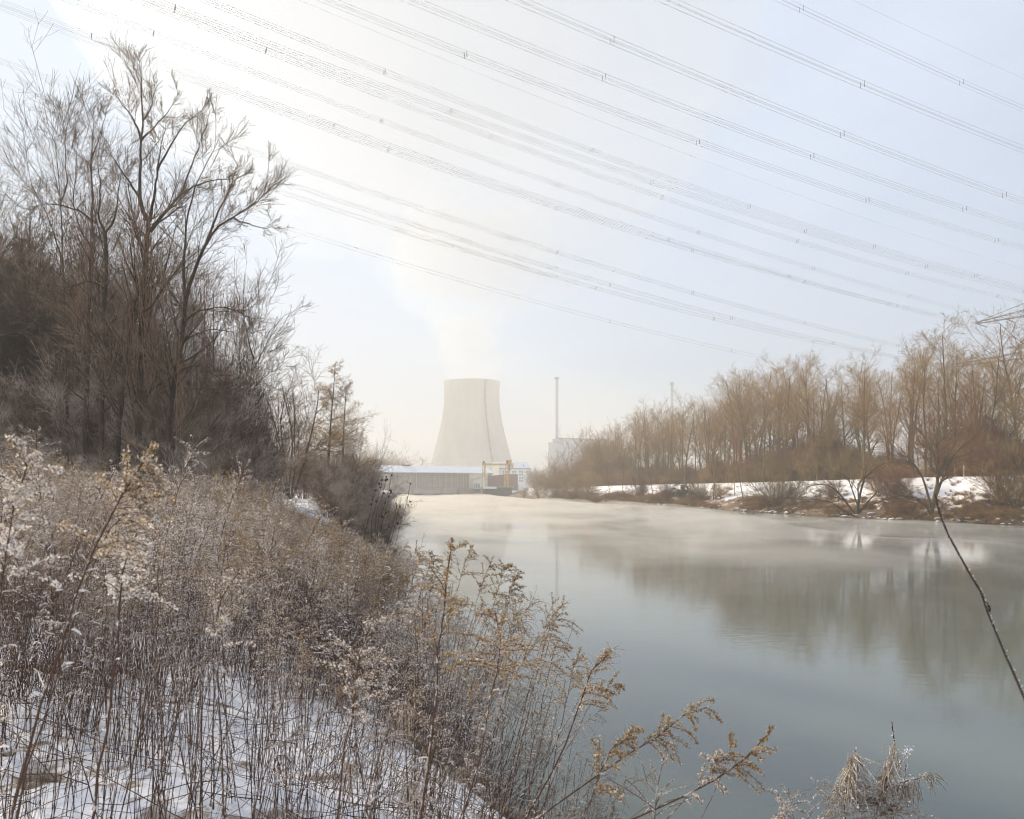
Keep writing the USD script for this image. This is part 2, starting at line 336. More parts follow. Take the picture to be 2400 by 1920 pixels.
# grey reactor hall behind the trees
D0 = 985.0
hall = thing('reactor_hall', 'large pale grey windowless hall behind the trees at the foot of the chimney', 'building', (W(1285, 0, D0)[0], D0, 3.4))
mpp = D0 / F
part(hall, 'stair_tower', MB().box(0, 25 * mpp, 0, 22, 0, (HOR - 1037) * mpp + 0.8).mesh(), M['grey_wall'])
part(hall, 'roof_house', MB().box(10.5 * mpp, 28 * mpp, 4, 20, (HOR - 1037) * mpp + 0.8, (HOR - 1028) * mpp + 0.8).mesh(), M['grey_wall'])
part(hall, 'main_block', MB().prism([(25.2 * mpp, 3.0), (150 * mpp, 34.0), (150 * mpp, 80), (25.2 * mpp, 80)], 0, (HOR - 1027.5) * mpp + 0.8).mesh(), M['grey_wall'])
part(hall, 'roof_edge', MB().prism([(24.7 * mpp, 2.7), (151 * mpp, 33.7), (151 * mpp, 81), (24.7 * mpp, 81)], (HOR - 1027.5) * mpp + 0.8, (HOR - 1027.5) * mpp + 1.6).mesh(), M['steel'])
part(hall, 'wall_joint', MB().box(24.6 * mpp, 25.2 * mpp, 2.2, 2.9, 0, (HOR - 1037) * mpp).mesh(), M['steel'])
part(hall, 'wall_panel', MB().box(13 * mpp, 24 * mpp, -0.12, 0, 20, (HOR - 1041) * mpp).mesh(), M['grey_wall'])

# hydro power station: long low hall with a gridded glass front
A, B = W(876, 0, 497.0), W(1152, 0, 533.0)
ux = (B - A)[:2]; LEN = np.linalg.norm(ux); ang = math.atan2(ux[1], ux[0])
st = thing('river_power_station', 'long low hydro power station with snowy roof and gridded window front', 'power station', (A[0], A[1], 0), math.degrees(ang))
def fx(px):
    """Distance along the front whose picture column is px."""
    t = (px - 1200) / F
    c, s_ = math.cos(ang), math.sin(ang)
    return (t * A[1] - A[0]) / (c - t * s_)
zE, zR, zW, zB = 13.5, 17.0, 4.4, 0.9
# walls
part(st, 'back_wall', MB().box(0, LEN, 17.6, 18, 0, zE).mesh(), M['cream'])
gab = MB().prism([(0, 0.3), (LEN, 0.3), (LEN, 17.5), (0, 17.5)], zW, zE - 0.05)
part(st, 'hall_core', gab.mesh(), M['mullion'])
for x0 in (-0.35, LEN + 0.02):
    v = np.array([[x0 + a, y, z] for a in (0, 0.33) for y, z in ((0, 0), (18, 0), (18, zE), (9, zR + 0.2), (0, zE))], float)
    part(st, 'gable_wall', (v, np.array([[0, 1, 2], [0, 2, 3], [0, 3, 4], [5, 7, 6], [5, 8, 7], [5, 9, 8], [0, 5, 6], [0, 6, 1], [4, 9, 5], [4, 5, 0], [1, 6, 7], [1, 7, 2], [2, 7, 8], [2, 8, 3], [3, 8, 9], [3, 9, 4]])), M['cream'])
rf_ = MB()
v = np.array([[x, y, z] for x in (-1.2, LEN + 1.0) for y, z in ((-1.0, zE), (9, zR + 0.25), (19, zE), (-1.0, zE + 0.35), (9, zR + 0.75), (19, zE + 0.35))], float)
rf_.add(v, np.array([[0, 1, 7, 6], [1, 2, 8, 7], [3, 9, 10, 4], [4, 10, 11, 5], [0, 6, 9, 3], [2, 5, 11, 8], [0, 3, 4, 1], [1, 4, 5, 2], [6, 7, 10, 9], [7, 8, 11, 10]]))
part(st, 'roof', rf_.mesh(), M['roof_snow'])
part(st, 'eave', MB().box(-1.1, LEN + 0.9, -1.05, -0.7, zE - 0.35, zE - 0.01).mesh(), M['concrete'])
for px, w in ((884, 5), (956, 9), (963, 12)):
    xx = fx(px)
    part(st, 'roof_vent', MB().box(xx, xx + w * 0.25, 8, 10, zR + 0.5, zR + 1.3).mesh(), M['rust'])
# window bays
px0, px1 = 893.0, 1099.0
nb = 15
edges = [fx(px0 + (px1 - px0) * k / nb) for k in range(nb + 1)]
rows = 9
for k in range(nb):
    a, b = edges[k] + 0.45, edges[k + 1] - 0.23
    part(st, 'pillar', MB().box(edges[k] - 0.22, edges[k] + 0.44, -0.25, 0.3, zW, zE - 0.1).mesh(), M['mullion'])
    w = part(st, 'window_bay', MB().box(a, b, 0.16, 0.29, zW + 0.02, zE - 0.12).mesh(), M['pane'])
    bars = MB()
    for r in range(1, rows):
        z = zW + (zE - zW) * r / rows
        bars.box(a, b, 0.02, 0.16, z - 0.10, z + 0.10)
    for c in range(1, 6):
        x = a + (b - a) * c / 6
        bars.box(x - 0.11, x + 0.11, 0.04, 0.157, zW + 0.02, zE - 0.12)
    part(w, 'glazing_bars', bars.mesh(), M['mullion'])
a, b = fx(1099.2), LEN
part(st, 'cream_wall', MB().box(a, b, -0.25, 0.3, zW, zE - 0.1).mesh(), M['cream'])
bw = MB().box(0, fx(1070), -1.6, 0.0, 1.4, zW - 0.05)
part(st, 'weir_wall', bw.mesh(), M['base_wall'])
part(st, 'weir_wall_ledge', MB().box(0, fx(1070), -1.9, 0.2, zW - 0.04, zW + 0.25).mesh(), M['base_wall'])
part(st, 'outlet_recess', MB().box(0, fx(1070), 0.5, 2.0, -1.0, 1.5).mesh(), M['dark_steel'])
for px in (965, 1033):
    part(st, 'wall_joint', MB().box(fx(px) - 0.12, fx(px) + 0.12, -1.66, -1.6, 1.45, zW - 0.1).mesh(), M['dark_steel'])
for px in (945, 1044):
    part(st, 'lifebuoy_box', MB().box(fx(px) - 0.5, fx(px) + 0.5, -1.9, -1.6, 2.7, 3.4).mesh(), M['yellow'])
# pier block to the right of the weir wall
part(st, 'pier_wall', MB().box(fx(1071), fx(1128), -4.0, 0.2, -1, 4.3).mesh(), M['pier'])
for px in (1072, 1102, 1126):
    part(st, 'pier_buttress', MB().box(fx(px), fx(px) + 0.9, -4.7, -4.0, -1, 4.6).mesh(), M['pier'])

# quay of dark sheet piles with the gantry crane
QD = 505.0
q0 = W(1130, 0, QD); mq = QD / F
def qx(px): return (px - 1130) * mq
quay = thing('sheet_pile_quay', 'dark sheet pile quay below the yellow gantry crane', 'quay', (q0[0], QD, 0))
sp = MB()
for k in range(16):
    x = qx(1136) + k * (qx(1200) - qx(1136)) / 16
    w = (qx(1200) - qx(1136)) / 16
    part(quay, 'sheet_pile', MB().box(x, x + w * 0.96, (0.0 if k % 2 else 0.7) + (3.0 if k < 6 else 0), 4.2, -1, 5.0).mesh(), M['dark_steel'])
part(quay, 'deck', MB().box(qx(1128), qx(1205), -0.4, 26, 5.02, 5.5).mesh(), M['concrete'])
part(quay, 'deck_beam', MB().box(qx(1132), qx(1164), -0.7, -0.42, 4.2, 5.45).mesh(), M['white_wall'])
part(quay, 'corner_post', MB().box(qx(1126.5), qx(1131), -1.0, 2.0, -1, 5.0).mesh(), M['pier'])
crane = thing('gantry_crane', 'yellow gantry crane on tall splayed legs over the quay', 'crane', (q0[0], QD + 2.0, 5.52))
zt = (HOR - 1089.5) * mq + EYE - 5.52
def leg(px_t, px_b, yy):
    return MB().tube([(qx(px_b), yy, 0), (qx(px_t), yy * 0.75 + 2, zt)], [0.27, 0.27], 4).mesh()
for pt, pb, yy in ((1131.5, 1129, 0.0), (1134.5, 1137.5, 0.6), (1185.0, 1181.5, 0.0), (1188.0, 1189.5, 0.6), (1189.5, 1183.5, 15.0), (1195.5, 1190.5, 15.5), (1133.2, 1131.0, 15.0), (1136.0, 1139.0, 15.5)):
    part(crane, 'leg', leg(pt, pb, yy), M['yellow'])
for y in (0.8, 12.5):
    part(crane, 'main_girder', MB().box(qx(1129.5), qx(1203), y, y + 0.7, zt + 0.1, zt + 0.85).mesh(), M['yellow'])
for px in (1131.0, 1187.5):
    part(crane, 'end_carriage', MB().box(qx(px), qx(px + 3.5), 0.2, 14.5, zt + 0.87, zt + 2.2).mesh(), M['rust'])
    part(crane, 'leg_tie', MB().box(qx(px), qx(px + 4.5), 0.2, 0.7, zt * 0.62, zt * 0.62 + 0.5).mesh(), M['yellow'])
tr = part(crane, 'trolley', MB().box(qx(1186), qx(1199), 1.9, 12.4, zt + 0.9, zt + 2.9).mesh(), M['yellow'])
part(tr, 'hoist', MB().box(qx(1191), qx(1196), 4, 6, zt - 3.2, zt + 0.8).mesh(), M['rust'])
part(crane, 'jib_end', MB().box(qx(1198), qx(1203.4), 5, 6.5, zt - 1.6, zt - 0.2).mesh(), M['yellow'])

bk = thing('brick_block', 'plain windowless brown brick block behind the crane legs', 'building', (q0[0], QD + 22, 3.4))
kk = (QD + 22) / F
bx = lambda px: (px - 1130) * kk + (W(1130, 0, QD + 22)[0] - q0[0])
part(bk, 'wall', MB().prism([(bx(1142.5), 0), (bx(1193), 0), (bx(1193), 9), (bx(1142.5), 9)], 0, [(HOR - 1115.5) * kk + 0.8, (HOR - 1112) * kk + 0.8, (HOR - 1112) * kk + 0.8, (HOR - 1115.5) * kk + 0.8]).mesh(), M['brick'])
part(bk, 'side_wing', MB().prism([(bx(1193.1), 0), (bx(1214), 8), (bx(1214), 16), (bx(1193.1), 16)], 0, (HOR - 1113) * kk + 0.8).mesh(), M['brick'], label='greyer wing turned away from the light')
part(bk, 'parapet', MB().prism([(bx(1192.8), -0.3), (bx(1214.4), 7.7), (bx(1214.4), 16.3), (bx(1192.8), 16.3)], (HOR - 1113) * kk + 0.82, (HOR - 1113) * kk + 1.3).mesh(), M['steel'])
part(bk, 'downpipe', MB().tube([(bx(1169.5), -0.15, 0), (bx(1169.5), -0.15, (HOR - 1115) * kk)], 0.12, 6).mesh(), M['concrete'])
# white shed with a stepped snowy roof
sh = thing('white_shed', 'small white shed with a sloping snowy roof left of the crane', 'shed', (q0[0], QD + 16, 4.3))
ks = (QD + 16) / F
sx = lambda px: (px - 1130) * ks + (W(1130, 0, QD + 16)[0] - q0[0])
part(sh, 'wall', MB().prism([(sx(1109), 0), (sx(1142), 0), (sx(1142), 9), (sx(1109), 9)], 0, [(HOR - 1123) * ks, (HOR - 1113) * ks, (HOR - 1113) * ks, (HOR - 1123) * ks]).mesh(), M['white_wall'])
part(sh, 'roof', MB().prism([(sx(1108), -1), (sx(1143), -1), (sx(1143), 10), (sx(1108), 10)], [(HOR - 1123) * ks, (HOR - 1112) * ks, (HOR - 1112) * ks, (HOR - 1123) * ks], [(HOR - 1123) * ks + 0.4, (HOR - 1112) * ks + 0.4, (HOR - 1112) * ks + 0.4, (HOR - 1123) * ks + 0.4]).mesh(), M['roof_snow'])
for k in range(3):
    px = 1110.5 + k * 5.2
    w = part(sh, 'window', MB().box(sx(px), sx(px + 3.6), -0.06, 0.01, 0.5, 3.0).mesh(), M['dark_window'])
    part(w, 'glazing_bars', MB().box(sx(px + 1.1), sx(px + 1.4), -0.1, -0.07, 0.5, 3.0).box(sx(px + 2.3), sx(px + 2.6), -0.1, -0.07, 0.5, 3.0).mesh(), M['white_wall'])
for z in (2.0, 5.2):
    part(sh, 'vent_opening', MB().box(sx(1139.0), sx(1141.2), -0.08, 0.01, z, z + 0.6).mesh(), M['dark_window'])

# pale office building behind
OD = 640.0
of = thing('office_building', 'pale office building with hipped snowy roof and rows of windows behind the crane', 'building', (W(1152, 0, OD)[0], OD, 3.4))
ko = OD / F
ox = lambda px: (px - 1152) * ko
ez = (HOR - 1098) * ko + 0.8
part(of, 'front_block', MB().prism([(ox(1153), -6), (ox(1170.5), -6), (ox(1170.5), 14), (ox(1153), 14)], 0, [(HOR - 1089) * ko + 0.8] * 4).mesh(), M['cream'])
part(of, 'front_block_roof', MB().prism([(ox(1152.5), -6.5), (ox(1171), -6.5), (ox(1171), 14.5), (ox(1152.5), 14.5)], (HOR - 1089) * ko + 0.82, [(HOR - 1087) * ko + 1.0] * 2 + [(HOR - 1084) * ko + 1.0] * 2).mesh(), M['roof_snow'])
part(of, 'wall', MB().box(ox(1171), ox(1244), 0, 14, 0, ez).mesh(), M['white_wall'])
hp = np.array([[ox(1170), -1, ez], [ox(1245), -1, ez], [ox(1245), 15, ez], [ox(1170), 15, ez], [ox(1172), 7, (HOR - 1084) * ko + 1.2], [ox(1236), 7, (HOR - 1084) * ko + 1.2]])
part(of, 'roof', (hp, np.array([[0, 1, 5], [0, 5, 4], [1, 2, 5], [2, 3, 4], [2, 4, 5], [3, 0, 4], [0, 3, 2], [0, 2, 1]])), M['roof_snow'])
part(of, 'gutter', MB().box(ox(1170), ox(1245), -1.25, -1.02, ez - 0.3, ez + 0.2).mesh(), M['steel'])
for r in range(4):
    for px in (1178, 1184, 1190, 1201, 1206, 1217, 1222.5, 1234):
        z = (HOR - 1103.5 - r * 6.0) * ko + 0.8 
        z = ez - 1.9 - r * 2.0 * 0.95 - (0.8 if r > 1 else 0)
        w = part(of, 'window', MB().box(ox(px), ox(px + 3.0), -0.08, 0.02, z - 1.25, z).mesh(), M['dark_window'])
        part(w, 'frame', MB().box(ox(px + 1.4), ox(px + 1.6), -0.14, -0.081, z - 1.25, z).mesh(), M['white_wall'])
part(of, 'roof_light', MB().box(ox(1226), ox(1228), 2.0, 3.0, ez + 1.6, ez + 2.5).mesh(), M['dark_window'])

# ------------------------------------------------------------------ overhead power lines and the pylon they run to
U2 = np.array([0.85, 0.525]); U2 /= np.linalg.norm(U2); N2 = np.array([-U2[1], U2[0]])
M['wire'] = mat('aluminium_wire', (0.58, 0.55, 0.52), (0.62, 0.60, 0.57), 5.0, 0.5)
# picture columns and rows that each line passes, the line's distance from the camera in plan, number of wires
LINES = [
    (60, 1, [(1998, 0), (2200, 95), (2400, 184)], 'single thin earth wire in the upper right corner, highest of all'),
    (55, 4, [(1834, 0), (2023, 89), (2400, 256)], 'four-wire bundle crossing the upper right corner just below the single earth wire'),
    (46, 4, [(1563, 0), (1921, 156), (2400, 351)], 'four-wire bundle, second from the upper right corner'),
    (50, 4, [(1212, 0), (1600, 163), (1956, 308), (2400, 473)], 'four-wire bundle leaving the top edge right of the middle, third from the corner'),
    (57, 4, [(963, 0), (1344, 152), (1702, 293), (2010, 404), (2400, 534)], 'four-wire bundle leaving the top edge above the cooling tower'),
    (62, 4, [(763, 0), (869, 39), (1290, 204), (1636, 334), (1936, 438), (2194, 519), (2400, 582.6)], 'four-wire bundle running just above a lone thin earth wire'),
    (90, 1, [(701, 0), (800, 41), (1600, 358), (2400, 631)], 'lone thin earth wire through the middle of the steam'),
    (80, 4, [(479, 0), (800, 126), (1175, 275), (1481, 390), (1760, 486), (1997, 562), (2210, 625)], 'four-wire bundle just below the lone earth wire in the steam'),
    (75, 4, [(364, 0), (677, 126), (852, 186), (1293, 345), (1652, 468), (1960, 564), (2227, 640)], 'darkest four-wire bundle of three close ones across the middle of the sky'),
    (85, 4, [(323, 0), (787, 182), (1140, 315), (1434, 423), (1704, 514), (1938, 586)], 'lowest four-wire bundle of three close ones across the middle of the sky'),
    (96, 4, [(160, 0), (347, 72), (790, 245), (1175, 386), (1492, 497), (1778, 590), (1941, 640), (2243, 723)], 'four-wire bundle running above the crown of the tallest left tree'),
    (96, 4, [(0, 7), (349, 132), (772, 291), (1138, 421), (1444, 523), (1722, 612), (2100, 713), (2289, 767)], 'four-wire bundle touching the tallest left tree and ending at the upper pylon arm'),
    (100, 4, [(0, 17), (738, 291), (1058, 406), (1327, 495), (1577, 573)], 'four-wire bundle almost merged with the one that touches the tallest tree tip'),
    (100, 4, [(0, 143), (197, 215), (549, 338), (755, 412), (1138, 540), (1457, 636), (1743, 721), (2142, 818)], 'four-wire bundle passing behind the left tree, highest of the lower three'),
    (104, 4, [(0, 195), (193, 265), (738, 451), (1104, 571), (1338, 638), (1690, 739), (1917, 800), (2123, 839)], 'four-wire bundle passing behind the left tree, middle of the lower three'),
    (110, 4, [(0, 223), (716, 469), (1019, 566), (1275, 640), (1725, 760)], 'faint four-wire bundle passing behind the left tree, lowest of the lower three'),
    (104, 2, [(0, 315), (800, 571), (1019, 640), (1558, 786), (1845, 853), (2003, 878)], 'pair of wires, lowest of all, running just above the cooling tower'),
]
PT = np.array([91.0, 174.0])                      # plan place of the upper pylon arm's tip
for c, nw, pts, lab in LINES:
    p = np.array(pts, float); s_ = (p[:, 0] - 1200) / F
    t = c * (s_ * N2[1] - N2[0]) / (U2[0] - s_ * U2[1])
    z = EYE - (p[:, 1] - HOR) / F * (N2[1] * c + U2[1] * t)
    co = np.polyfit(t, z, 2)
    tr_ = 0.625                                   # a little beyond the right edge
    t1 = c * (tr_ * N2[1] - N2[0]) / (U2[0] - tr_ * U2[1])
    if c > 93:
        t1 = min(t1, PT @ U2 + 4)
    tt = np.linspace(min(t) - 45, t1, 70)
    ctr = np.c_[N2[0] * c + U2[0] * tt, N2[1] * c + U2[1] * tt, np.polyval(co, tt)]
    gn = np.array([N2[0], N2[1], 0])
    offs = {1: [(0, 0)], 2: [(0, 0.2), (0, -0.2)], 4: [(-0.2, 0.2), (0.2, 0.2), (0.2, -0.2), (-0.2, -0.2)]}[nw]
    ln = thing('earth_wire' if nw == 1 else 'conductor_bundle', lab, 'power line', ctr[35], group='overhead power lines')
    for a, b in offs:
        part(ln, 'wire', MB().tube(ctr - ctr[35] + gn * a + np.array([0, 0, b]), 0.013 if nw == 1 else 0.014, 4, False).mesh(), M['wire'])
    if nw > 1:
        ts = t[0] + np.arange(-1, 14) * 25.0 + (c * 7.3) % 21
        for q in ts[(ts > tt[0]) & (ts < tt[-1] - 3)]:
            o = np.array([N2[0] * c + U2[0] * q, N2[1] * c + U2[1] * q, np.polyval(co, q)]) - ctr[35]
            sm = MB()
            for a in sorted({a for a, b in offs}):
                sm.tube([o + gn * a + np.array([0, 0, -0.25]), o + gn * a + np.array([0, 0, 0.25])], 0.03, 4)
            part(ln, 'spacer', sm.mesh(), M['steel'])

MAST = np.array([PT[0], PT[1]]) - N2 * 15.0
py_ = thing('lattice_pylon', 'steel lattice pylon whose cross arms show among the treetops at the right edge', 'pylon', (MAST[0], MAST[1], 4.3), math.degrees(math.atan2(N2[1], N2[0])))
def lattice(mb, a0, a1, wa, wb, n, r):
    """Four-chord lattice between two points, square section wa to wb."""
    a0, a1 = np.array(a0, float), np.array(a1, float)
    ax = (a1 - a0) / np.linalg.norm(a1 - a0)
    e1 = np.cross(ax, [0, 1, 0] if abs(ax[1]) < 0.9 else [1, 0, 0]); e1 /= np.linalg.norm(e1); e2 = np.cross(ax, e1)
    cor = lambda t_, k: a0 + (a1 - a0) * t_ + (e1 * [1, 1, -1, -1][k] + e2 * [1, -1, -1, 1][k]) * (wa + (wb - wa) * t_) / 2
    for k in range(4):
        mb.tube([cor(0, k), cor(1, k)], r, 4)
        for i in range(n):
            q0, q1 = i / n, (i + 1) / n
            mb.tube([cor(q0, k), cor(q1, (k + 1) % 4)], r * 0.6, 3, False)
            mb.tube([cor(q0, (k + 1) % 4), cor(q1, k)], r * 0.6, 3, False)
    return mb
part(py_, 'mast', lattice(MB(), (0, 0, 0), (0, 0, 46), 5.0, 1.2, 16, 0.11).mesh(), M['steel'])
for zz_, la in ((32.4, 15.0), (24.5, 22.0), (18.8, 15.0)):
    for sgn in (1, -1):
        am = MB()
        lattice(am, (sgn * 1.0, 0, zz_ + 0.6), (sgn * la, 0, zz_), 1.5, 0.3, 9, 0.045)
        am.tube([(sgn * 0.8, 0, zz_ + 3.4), (sgn * la, 0, zz_ + 0.1)], 0.05, 4)
        part(py_, 'cross_arm', am.mesh(), M['steel'])
        for fx_ in (0.98, 0.6):
            part(py_, 'insulator', MB().tube([(sgn * la * fx_, 0, zz_ - 0.1), (sgn * la * fx_, -1.4, zz_ - 0.3), (sgn * la * fx_, -3.4, zz_ - 0.5)], 0.07, 6).mesh(), M['dark_steel'])

# ------------------------------------------------------------------ trees: limbs, branches, twigs
def children(P, R, rng, n, t=(0.25, 1.0), ang=(30, 60), ln=(0.5, 0.3), up=0.1, wob=0.12, K_=5, rf=0.6, rmin=0.006, tip=0.35, lmax=99, lmin=0.05, bias=None, flat=0.0):
    N, K0 = P.shape[:2]
    seg = np.linalg.norm(np.diff(P, axis=1), axis=2).sum(1)
    cnt = np.maximum(0, np.round((n if np.ndim(n) else np.full(N, n)) * rng.uniform(0.7, 1.3, N))).astype(int)
    idx = np.repeat(np.arange(N), cnt)
    m = len(idx)
    tt = rng.uniform(t[0], t[1], m)
    s = np.clip(tt * (K0 - 1), 0, K0 - 1.001)
    i = s.astype(int); fr = (s - i)[:, None]
    base = P[idx, i] * (1 - fr) + P[idx, i + 1] * fr
    T = P[idx, i + 1] - P[idx, i]; T /= np.linalg.norm(T, axis=1, keepdims=True) + 1e-9
    q = rng.normal(size=(m, 3)); q[:, 2] *= 1 - flat
    q = np.cross(T, q) if not flat else q - T * (q * T).sum(1, keepdims=True)
    q /= np.linalg.norm(q, axis=1, keepdims=True) + 1e-9
    a = np.radians(rng.uniform(ang[0], ang[1], m))[:, None]
    D = np.cos(a) * T + np.sin(a) * q
    if bias is not None:
        D = D + np.asarray(bias)
    r0 = (R[idx, i] * (1 - fr[:, 0]) + R[idx, i + 1] * fr[:, 0]) * rf * rng.uniform(0.75, 1.1, m)
    L = np.clip(seg[idx] * (ln[0] + (ln[1] - ln[0]) * (tt - t[0]) / max(1e-6, t[1] - t[0])) * rng.uniform(0.65, 1.25, m), lmin, lmax)
    out = np.zeros((m, K_, 3)); out[:, 0] = base
    D /= np.linalg.norm(D, axis=1, keepdims=True)
    for k in range(1, K_):
        out[:, k] = out[:, k - 1] + D * (L / (K_ - 1))[:, None]
        D = D + np.array([0, 0, up]) + rng.normal(size=(m, 3)) * wob
        D /= np.linalg.norm(D, axis=1, keepdims=True)
    rr = np.maximum(r0[:, None] * np.linspace(1, tip, K_)[None], rmin)
    return out, rr

def smooth_path(pts, n):
    p = np.asarray(pts, float)
    t = np.r_[0, np.cumsum(np.linalg.norm(np.diff(p, axis=0), axis=1))]
    return PchipInterpolator(t, p, axis=0)(np.linspace(0, t[-1], n))

def trunk_path(H, rng, lean=0.03, wob=0.02, K_=12):
    d = np.array([rng.normal() * lean, rng.normal() * lean, 1.0]); p = [np.zeros(3)]
    for k in range(K_ - 1):
        p.append(p[-1] + d / np.linalg.norm(d) * H / (K_ - 1))
        d = d + np.array([rng.normal() * wob, rng.normal() * wob, 0.0])
    return np.array(p)

def bare_tree(path, label, seed, H=25.0, r=0.22, first=0.35, limbs=9, limb_ang=(22, 42), limb_len=(0.52, 0.25), up=0.16, br=9, tw=8, tw2=0, rmin=0.012, mats=('bark', 'twig'), lean=0.03, wob=0.03, tw_len=(0.35, 0.5), forks=0):
    """Trunk with rising limbs, branches and twigs."""
    g = np.random.default_rng(seed)
    tp = trunk_path(H, g, lean, wob)[None]
    tr = np.linspace(1, 0.12, 12)[None] ** 0.9 * r
    tr[0, 0] *= 1.25
    wood, crown = MB(), MB()
    wood.tubes(tp, tr, 8)
    P1, R1 = children(tp, tr, g, limbs, (first, 0.97), limb_ang, limb_len, up, 0.07, 8, 0.62, rmin * 1.5, 0.2)
    wood.tubes(P1, R1, 5)
    P2, R2 = children(np.concatenate([P1, np.repeat(tp[:, 4:], 1, 0)[:, np.linspace(0, 7, 8).astype(int)]]), np.concatenate([R1, tr[:, 4:][:, np.linspace(0, 7, 8).astype(int)]]), g, br, (0.2, 1.0), (30, 65), (0.42, 0.24), 0.09, 0.12, 6, 0.6, rmin, 0.3)
    crown.tubes(P2, R2, 4)
    P3, R3 = children(P2, R2, g, tw, (0.15, 1.0), (28, 65), tw_len, 0.06, 0.14, 4, 0.7, rmin * 0.8, 0.5)
    crown.tubes(P3, R3, 3)
    if tw2:
        P4, R4 = children(P3, R3, g, tw2, (0.2, 1.0), (25, 55), (0.55, 0.4), 0.05, 0.1, 3, 0.8, rmin * 0.7, 0.6)
        crown.tubes(P4, R4, 3)
    return wood, crown

def shrub(seed, H=3.0, stems=14, spread=(5, 45), r=0.03, br=10, tw=8, tw2=0, rmin=0.006, up=0.05, K_=7, base_r=0.3, droop=0.0, tlen=(0.5, 0.35)):
    g = np.random.default_rng(seed)
    a = g.uniform(0, 2 * np.pi, stems); b = np.radians(g.uniform(*spread, stems))
    P = np.zeros((stems, K_, 3)); P[:, 0] = np.c_[np.cos(a), np.sin(a), 0 * a] * (base_r * g.uniform(0, 1, stems))[:, None]
    D = np.c_[np.cos(a) * np.sin(b), np.sin(a) * np.sin(b), np.cos(b)]
    L = H / np.maximum(np.cos(b), 0.6) * g.uniform(0.6, 1.05, stems)
    for k in range(1, K_):
        P[:, k] = P[:, k - 1] + D * (L / (K_ - 1))[:, None]
        D = D + np.array([0, 0, up - droop * k / K_]) + g.normal(size=(stems, 3)) * 0.1
        D /= np.linalg.norm(D, axis=1, keepdims=True)
    R = r * g.uniform(0.5, 1, stems)[:, None] * np.linspace(1, 0.3, K_)[None]
    wood, crown = MB(), MB()
    wood.tubes(P, R, 5)
    P2, R2 = children(P, R, g, br, (0.12, 1.0), (20, 55), tlen, up, 0.13, 5, 0.6, rmin, 0.4)
    crown.tubes(P2, R2, 3)
    P3, R3 = children(P2, R2, g, tw, (0.15, 1.0), (25, 60), (0.5, 0.4), up * 0.5, 0.15, 4, 0.75, rmin * 0.85, 0.6)
    crown.tubes(P3, R3, 3)
    if tw2:
        P4, R4 = children(P3, R3, g, tw2, (0.2, 1.0), (25, 65), (0.55, 0.4), 0.0, 0.1, 3, 0.8, rmin * 0.75, 0.7)
        crown.tubes(P4, R4, 3)
    return wood, crown

M['bark'] = mat('olive_bark', (0.19, 0.135, 0.062), (0.10, 0.072, 0.04), 2.0, 0.9, stretch=(1, 1, 0.3))
M['twig'] = mat('warm_twig', (0.43, 0.275, 0.11), (0.28, 0.175, 0.08), 0.25, 0.9)
M['twig_russet'] = mat('russet_twig', (0.34, 0.17, 0.085), (0.26, 0.14, 0.075), 0.6, 0.9)
M['twig_red'] = mat('red_brown_twig', (0.26, 0.12, 0.065), (0.16, 0.085, 0.045), 0.6, 0.9)
M['twig_olive'] = mat('olive_twig', (0.31, 0.215, 0.09), (0.19, 0.13, 0.06), 0.6, 0.9)
M['dark_bark'] = mat('dark_bark', (0.042, 0.030, 0.020), (0.085, 0.062, 0.042), 3.0, 0.95, stretch=(1, 1, 0.3), bump=0.5)
M['frost_twig'] = mat('frosted_twig', (0.48, 0.39, 0.315), (0.12, 0.075, 0.045), 1.0, 0.9, lo=0.42, hi=0.56)
M['dim_twig'] = mat('dark_twig', (0.035, 0.03, 0.024), (0.085, 0.066, 0.046), 0.5, 0.9)
M['brown_twig'] = mat('brown_twig', (0.095, 0.056, 0.032), (0.25, 0.175, 0.115), 1.3, 0.9, lo=0.42, hi=0.58)
M['vine'] = mat('vine', (0.16, 0.085, 0.05), (0.22, 0.14, 0.09), 2.0, 0.9)
M['needle'] = mat('dark_needles', (0.022, 0.036, 0.036), (0.05, 0.066, 0.062), 1.0, 0.9)
M['evergreen'] = mat('evergreen_leaves', (0.06, 0.07, 0.03), (0.10, 0.10, 0.045), 1.0, 0.8)
M['leaf'] = mat('dead_leaf', (0.10, 0.06, 0.035), (0.15, 0.09, 0.05), 3.0, 0.8)

def make_proto(name, wood, crown, m1, m2, pn=('trunk', 'crown')):
    pr = proto(name)
    usdkit.mesh(stage, f'/World/Kinds/{name}/{pn[0]}', wood.mesh(), M[m1], True)
    usdkit.mesh(stage, f'/World/Kinds/{name}/{pn[1]}', crown.mesh(), M[m2], False)
    return pr.GetPath()

TALL = [make_proto(f'tall_{k}', *bare_tree('', '', 100 + k, 25.0, (0.26, 0.22, 0.3, 0.2, 0.25)[k], (0.30, 0.4, 0.26, 0.42, 0.34)[k], (12, 11, 13, 11, 12)[k], ((26, 50), (22, 44), (32, 60), (20, 40), (28, 52))[k], ((0.40, 0.2), (0.36, 0.18), (0.46, 0.22), (0.33, 0.16), (0.40, 0.18))[k], 0.09, 11, 7, rmin=0.012), 'bark', 'twig') for k in range(5)]
THIN = [make_proto(f'thin_{k}', *bare_tree('', '', 130 + k, 16.0, 0.11, 0.3, 12, (20, 42), (0.32, 0.16), 0.14, 9, 7, rmin=0.012, lean=0.07, wob=0.05), 'bark', 'twig_olive') for k in range(3)]
RUSS = [make_proto(f'russet_{k}', *bare_tree('', '', 140 + k, 12.0, 0.1, 0.2, 16, (25, 50), (0.36, 0.16), 0.12, 10, 9, rmin=0.013), 'bark', 'twig_russet') for k in range(2)]
